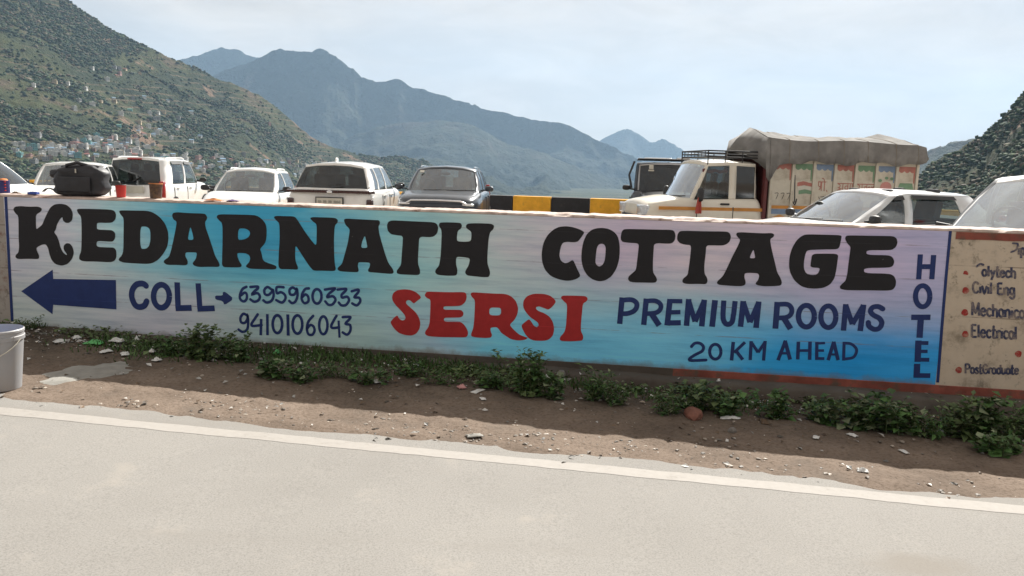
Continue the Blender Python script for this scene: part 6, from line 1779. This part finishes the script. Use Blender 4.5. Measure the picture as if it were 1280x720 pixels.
WEEDS = [
 ('bushy weed at the wall between the word COLL and the phone numbers', 254, 449, 0.25, 0.40, 22, 0.055), ('leafy weed right of the bushiest weed under the phone numbers', 293, 452, 0.19, 0.32, 15, 0.055), ('low weed left of the bushiest weed below the word COLL', 212, 444, 0.15, 0.30, 9, 0.05),
 ('small weed at the wall beside the point of the big blue arrow', 36, 411, 0.11, 0.22, 7, 0.045), ('low weed under the first digits of the lower phone number', 335, 470, 0.11, 0.32, 10, 0.05), ('low weed under the middle of the lower phone number', 375, 475, 0.12, 0.34, 11, 0.05), ('low weed under the end of the lower phone number', 415, 472, 0.11, 0.32, 10, 0.05),
 ('sprawling low weed left of the red letter S', 458, 478, 0.10, 0.30, 9, 0.05), ('small weed below the first red S', 508, 470, 0.09, 0.22, 7, 0.045), ('small weed below the red letter E', 555, 480, 0.11, 0.24, 8, 0.05), ('small weed below the red letter R', 610, 484, 0.11, 0.24, 8, 0.05),
 ('tallest weed growing below the gap between red R and S', 657, 492, 0.29, 0.34, 22, 0.06), ('broad weed just right of the tallest weed', 690, 497, 0.17, 0.26, 9, 0.06), ('leafy weed below the red letter I', 742, 500, 0.21, 0.30, 12, 0.065), ('spreading weed below the word PREMIUM', 772, 505, 0.15, 0.28, 9, 0.06),
 ('leafy weed below the number 20', 830, 516, 0.17, 0.28, 10, 0.06), ('leafy weed below the letters KM', 872, 512, 0.19, 0.30, 11, 0.065), ('low weed below the word AHEAD', 905, 520, 0.13, 0.26, 8, 0.06), ('weed below the end of the word AHEAD', 975, 522, 0.17, 0.30, 11, 0.06), ('small weed left of the dense nettles', 1030, 528, 0.13, 0.26, 9, 0.06),
 ('dense dark weed below the letters HOTEL', 1085, 535, 0.22, 0.36, 15, 0.075), ('dense dark weed left of the blue border line', 1122, 540, 0.21, 0.34, 14, 0.075), ('leafy weed under the blue border line', 1160, 545, 0.16, 0.28, 9, 0.065), ('dense weed below the cream panel beside the border line', 1195, 545, 0.24, 0.34, 14, 0.075),
 ('dense weed under the word PostGraduate', 1235, 548, 0.24, 0.36, 15, 0.075), ('dense weed at the far end of the cream panel', 1278, 552, 0.25, 0.38, 15, 0.075), ('trailing weed under the cream panel nearest the road', 1255, 566, 0.11, 0.36, 9, 0.06)]
for k, (lb, x_, y_, h_, w_, n_, ll) in enumerate(WEEDS):
    weed(lb, x_, y_, h_, w_, n_, 900 + k, LM, ll)

# grass and creeping green between the weeds
def scatter_uv(n, seed, dens):
    rs = np.random.RandomState(seed); out = []
    while len(out) < n:
        u_ = rs.uniform(-4.9, 4.6, 4000); v_ = rs.uniform(0.01, 2.2, 4000)
        ok = rs.rand(4000) < dens(u_, v_)
        out += list(zip(u_[ok], v_[ok]))
    return out[:n], rs
def gdens(u, v):
    d = np.exp(-((v - 0.32 - 0.10 * np.sin(u * 1.7)) / 0.20) ** 2) * np.clip((fbm(u * 1.3, v * 1.3, 4, 55) - 0.42) * 6, 0, 1)
    return d * np.clip(1.2 - np.abs(u + 0.5) / 6, 0.2, 1)
pts, rs = scatter_uv(5200, 77, gdens)
mb = MB()
for (u_, v_) in pts:
    z_ = float(verge_z(u_, v_)); p = wl2w(u_, v_, z_ - 0.004)
    h_ = rs.uniform(0.012, 0.05); a = rs.uniform(0, 6.283); w_ = rs.uniform(0.004, 0.009)
    d = Vector((math.cos(a), math.sin(a), 0)) * w_; ln = Vector((rs.normal(0, .4), rs.normal(0, .4), 1)) * h_
    mb.add([p - d, p + d, p + ln + d * .4 , p + ln * 1.15 - d * .3], [(0, 1, 2, 3)])
o = mb.build('grass', M_grass); tag(o, 'short grass and creeping green along the foot of the wall', 'grass', kind='stuff')

def cdens(u, v):
    return np.exp(-((v - 0.30 - 0.12 * np.sin(u * 2.3 + 1)) / 0.17) ** 2) * np.clip((fbm(u * 2.0, v * 2.0, 4, 155) - 0.47) * 9, 0, 1) * np.clip(0.55 + (u + 2) * 0.12, 0.35, 1)
pts, rs = scatter_uv(4200, 97, cdens)
mb = MB()
for (u_, v_) in pts:
    z_ = float(verge_z(u_, v_)); p = wl2w(u_, v_, z_ + 0.004 + 0.05 * rs.rand() ** 2)
    a = rs.uniform(0, 6.283); s_ = 0.012 + 0.030 * rs.rand() ** 1.5
    leaf(mb, p, Vector((math.cos(a), math.sin(a), rs.uniform(-.2, .7))), s_ * 1.5, s_ * rs.uniform(0.6, 1.1), Vector((rs.normal(0, .4), rs.normal(0, .4), 1)))
o = mb.build('ground_cover', M_leafB); tag(o, 'low creeping leaves spreading in patches below the wall', 'ground cover', kind='stuff')

# pebbles, crumbs and scraps that nobody could count
def pdens(u, v):
    vr = EDGE[0] + EDGE[1] * u
    return np.clip(np.exp(-((v - vr + 0.16) / 0.16) ** 2) * 0.9 + 0.16, 0, 1) * (v < vr + 0.04) * np.clip((fbm(u * 2.6, v * 2.6, 4, 31) - 0.36) * 5, 0.04, 1)
M_peb = leaf_material('pebbles', (0.24, 0.205, 0.17), 0.75)
pts, rs = scatter_uv(1200, 79, pdens)
VV, FF = [], []
for k, (u_, v_) in enumerate(pts):
    z_ = max(float(verge_z(u_, v_)), float(gz(u_)) - 0.002); p = np.array(wl2w(u_, v_, z_))
    s_ = 0.003 + 0.013 * rs.rand() ** 3.5
    L_ = ICO_V * (1 + 0.5 * (rs.rand(12, 1) - .5)) * np.array([s_ * rs.uniform(.8, 1.7), s_ * rs.uniform(.8, 1.4), s_ * rs.uniform(.35, .7)])
    a = rs.rand() * 6.283; ca, sa = math.cos(a), math.sin(a)
    L_ = np.column_stack([L_[:, 0] * ca - L_[:, 1] * sa, L_[:, 0] * sa + L_[:, 1] * ca, L_[:, 2]]) + p
    FF += (ICO_F + 12 * k).tolist(); VV += L_.tolist()
mb = MB(); mb.v = [tuple(q) for q in VV]; mb.f = [tuple(q) for q in FF]; mb.m = [0] * len(FF)
o = mb.build('pebbles', M_peb); tag(o, 'pebbles and grit strewn along the dusty verge', 'pebbles', kind='stuff')

M_scrap = leaf_material('scraps', (0.42, 0.41, 0.385), 0.7)
def sdens(u, v):
    return np.exp(-((v - 0.30) / 0.26) ** 2) * np.clip((fbm(u * 1.9, v * 1.9, 4, 131) - 0.40) * 6, 0.05, 1) + 0.05 + 0.9 * np.exp(-((v - 0.28) / 0.2) ** 2 - ((u + 3.7) / 0.5) ** 2)
pts, rs = scatter_uv(1500, 83, lambda u, v: sdens(u, v) * np.where(u < -1.5, 1.0, 0.5))
mb = MB()
for (u_, v_) in pts:
    z_ = max(float(verge_z(u_, v_)), 0.02 if (u_ > -2.1 and v_ < 0.12) else -9); p = wl2w(u_, v_, z_ + 0.006)
    a = rs.uniform(0, 6.283); s_ = 0.006 + 0.030 * rs.rand() ** 2.2
    leaf(mb, p, Vector((math.cos(a), math.sin(a), rs.uniform(-.1, .5))), s_ * 1.6, s_, Vector((rs.normal(0, .4), rs.normal(0, .4), 1)))
o = mb.build('litter_scraps', M_scrap); tag(o, 'tiny paper and leaf scraps strewn below the wall', 'litter', kind='stuff')
M_dry = leaf_material('dry_leaves', (0.10, 0.065, 0.038), 0.6)
pts, rs = scatter_uv(900, 85, sdens)
mb = MB()
for (u_, v_) in pts:
    z_ = float(verge_z(u_, v_)); p = wl2w(u_, v_, z_ + 0.006)
    a = rs.uniform(0, 6.283); s_ = 0.010 + 0.022 * rs.rand() ** 2
    leaf(mb, p, Vector((math.cos(a), math.sin(a), rs.uniform(-.1, .5))), s_ * 1.6, s_, Vector((rs.normal(0, .4), rs.normal(0, .4), 1)))
o = mb.build('dry_leaves', M_dry); tag(o, 'brown dead leaves strewn below the wall', 'leaves', kind='stuff')

# cement spill on the verge
M_cem = simple('dried_cement', (0.27, 0.26, 0.235), 0.9, var=0.2, scale=9, bmp=0.5)
c_ = verge_point(112, 466)
mb = MB(); rows = []
for i in range(13):
    row = []
    for j in range(13):
        a_, b_ = (i / 12 - .5) * 2, (j / 12 - .5) * 2
        rr = math.hypot(a_, b_); sq = max(abs(a_), abs(b_)) / rr if rr > 1e-6 else 1
        k_ = (0.8 + 0.8 * (float(fbm(math.atan2(a_, b_) * 1.1 + 4, 2, 3, 7)) - .5)) * sq
        x_, y_ = c_.x + b_ * 0.26 * k_ + 0.10 * a_, c_.y + a_ * 0.36 * k_
        uv_ = to_uv(Vector((x_, y_, 0)))
        row.append((x_, y_, float(verge_z(*uv_)) + 0.010 * (1 - min(1, rr) ** 4) + 0.003 - 0.008 * (rr > 0.99)))
    rows.append(row)
mb.grid(rows); o = mb.build('cement_spill', M_cem, None, 60); tag(o, 'pale patch of dried cement spilled on the verge near the bucket', 'cement')

# single pieces of litter
M_paper = simple('white_litter', (0.62, 0.62, 0.60), 0.7, var=0.15, scale=20)
M_green = simple('green_wrapper', (0.10, 0.38, 0.12), 0.45, var=0.2, scale=20)
M_pinkl = simple('pink_wrapper', (0.50, 0.25, 0.24), 0.6, var=0.2, scale=20)
M_brick = simple('reddish_stone', (0.20, 0.085, 0.06), 0.9, var=0.3, scale=20, bmp=0.4)
M_stone = simple('grey_stone', (0.17, 0.155, 0.14), 0.9, var=0.3, scale=20, bmp=0.4)
LIT = [('crumpled green and white wrapper lying below the big blue arrow', 118, 430, 0.15, 0.10, 0.05, M_green), ('white paper scrap left of the green wrapper', 76, 428, 0.11, 0.07, 0.04, M_paper), ('white plastic shred right of the green wrapper', 146, 428, 0.09, 0.12, 0.06, M_paper),
       ('white plastic bag scrap in front of the cement spill', 156, 444, 0.10, 0.06, 0.04, M_paper), ('white paper ball beside the bushiest weed', 196, 452, 0.06, 0.06, 0.05, M_paper), ('pink wrapper on the verge below red R', 577, 486, 0.06, 0.06, 0.05, M_pinkl), ('pale wrapper strip beside the pink wrapper', 597, 490, 0.12, 0.05, 0.02, M_paper),
       ('small white scrap in the shade below the red S', 604, 500, 0.05, 0.04, 0.02, M_paper), ('white scrap right of the tallest weed', 684, 474, 0.07, 0.06, 0.05, M_paper), ('white folded paper lying beyond the reddish stone', 913, 524, 0.13, 0.05, 0.03, M_paper), ('white plastic scrap in front of the dense dark weeds', 1180, 540, 0.11, 0.06, 0.04, M_paper),
       ('brown leaf litter strip beside the white folded paper', 955, 528, 0.12, 0.05, 0.02, M_dry), ('pale scrap in the shade below the word ROOMS', 1065, 545, 0.07, 0.04, 0.02, M_paper), ('yellowish scrap on the sunny verge below HOTEL', 1078, 590, 0.06, 0.05, 0.03, M_paper), ('white scrap in the sunny dust below PREMIUM', 592, 546, 0.10, 0.06, 0.02, M_cem),
       ('green plastic strip among the weeds under the phone numbers', 346, 443, 0.08, 0.04, 0.05, M_green), ('white rag on the footing below the first red S', 520, 458, 0.12, 0.05, 0.02, M_paper)]
LIT += [('white paper strip left of the white plastic shred', 133, 441, 0.05, 0.10, 0.04, M_paper), ('small white scrap right of the cement spill', 190, 441, 0.05, 0.05, 0.04, M_paper), ('white crumpled scrap above the cement spill', 96, 424, 0.07, 0.06, 0.05, M_paper), ('upright white scrap beside the green wrapper', 171, 427, 0.04, 0.05, 0.06, M_paper),
        ('white scrap among the grass below the lower phone number', 470, 478, 0.08, 0.05, 0.03, M_paper), ('white paper bits on the footing below PREMIUM', 790, 476, 0.14, 0.04, 0.02, M_paper), ('pale wrapper on the footing left of the number 20', 832, 483, 0.12, 0.05, 0.02, M_paper), ('white scrap in the shade below the letters KM', 1020, 548, 0.06, 0.04, 0.02, M_paper), ('small white scrap in the shade under HOTEL', 1130, 566, 0.07, 0.03, 0.02, M_paper)]
for k, (lb, x_, y_, w_, d_, h_, m_) in enumerate(LIT):
    o = rag('litter', lb, x_, y_, w_, d_, h_, m_, 40 + k, 'litter', k * 0.7)
    p = verge_point(x_, y_); o.location = (p.x, p.y, p.z + 0.004)
def stone(lb, x_, y_, s_, mat, seed):
    rs = random.Random(seed); p = verge_point(x_, y_)
    bm = bmesh.new(); bmesh.ops.create_icosphere(bm, subdivisions=2, radius=0.5)
    for v in bm.verts:
        k_ = 1 + 0.5 * (float(fbm(v.co.x * 2 + seed, v.co.y * 2 + v.co.z, 3, seed)) - .5)
        v.co = Vector((v.co.x * s_[0], v.co.y * s_[1], max(-0.25, v.co.z) * s_[2])) * k_
    me_ = bpy.data.meshes.new('stone'); bm.to_mesh(me_); bm.free(); me_.materials.append(mat); smooth(me_, 35)
    o = link_mesh('stone', me_, None, (p.x, p.y, p.z + s_[2] * 0.15)); o.rotation_euler = (0, 0, rs.uniform(0, 6)); tag(o, lb, 'stone')
stone('flat reddish stone among the weeds below KM', 866, 520, (0.20, 0.13, 0.10), M_brick, 3)
stone('small grey stone beside the white folded paper', 915, 540, (0.06, 0.05, 0.05), M_stone, 5)
stone('grey lump at the wall below the second red S', 702, 470, (0.09, 0.07, 0.07), M_stone, 7)
stone('small dark pebble lying on the bare road', 866, 660, (0.014, 0.014, 0.012), M_stone, 9)
# crushed plastic cup at the right edge of the verge
e = empty('plastic_cup', verge_point(1279, 556)); tag(e, 'pale crushed plastic cup lying under the cream panel weeds', 'cup'); e.rotation_euler = (0.2, 1.35, 0.6)
mb = MB(); mb.lathe([(0, 0), (0.026, 0), (0.034, 0.09), (0.037, 0.092), (0.035, 0.09), (0.025, 0.004), (0, 0.004)], 18); mb.build('cup_wall', M_paper, e, 50)
mb = MB(); mb.lathe([(0.0345, 0.086), (0.0385, 0.091), (0.0345, 0.094)], 18); mb.build('cup_rim', M_paper, e, 60)

# ------------------------------------------------------------------ air between here and the mountains
mb = MB(); mb.box((0, 5500, 800), (36000, 18500, 1860))
m = bpy.data.materials.new('thin_haze'); m.use_nodes = True
n, l = m.node_tree.nodes, m.node_tree.links
n.clear()
o_ = n.new('ShaderNodeOutputMaterial'); pv = n.new('ShaderNodeVolumePrincipled')
pv.inputs['Color'].default_value = (0.47, 0.71, 1.0, 1); pv.inputs['Density'].default_value = 5.6e-5; pv.inputs['Anisotropy'].default_value = 0.2
l.new(pv.outputs['Volume'], o_.inputs['Volume'])
hz = mb.build('haze', m); tag(hz, 'pale blue haze in the valley air', 'haze', kind='stuff')
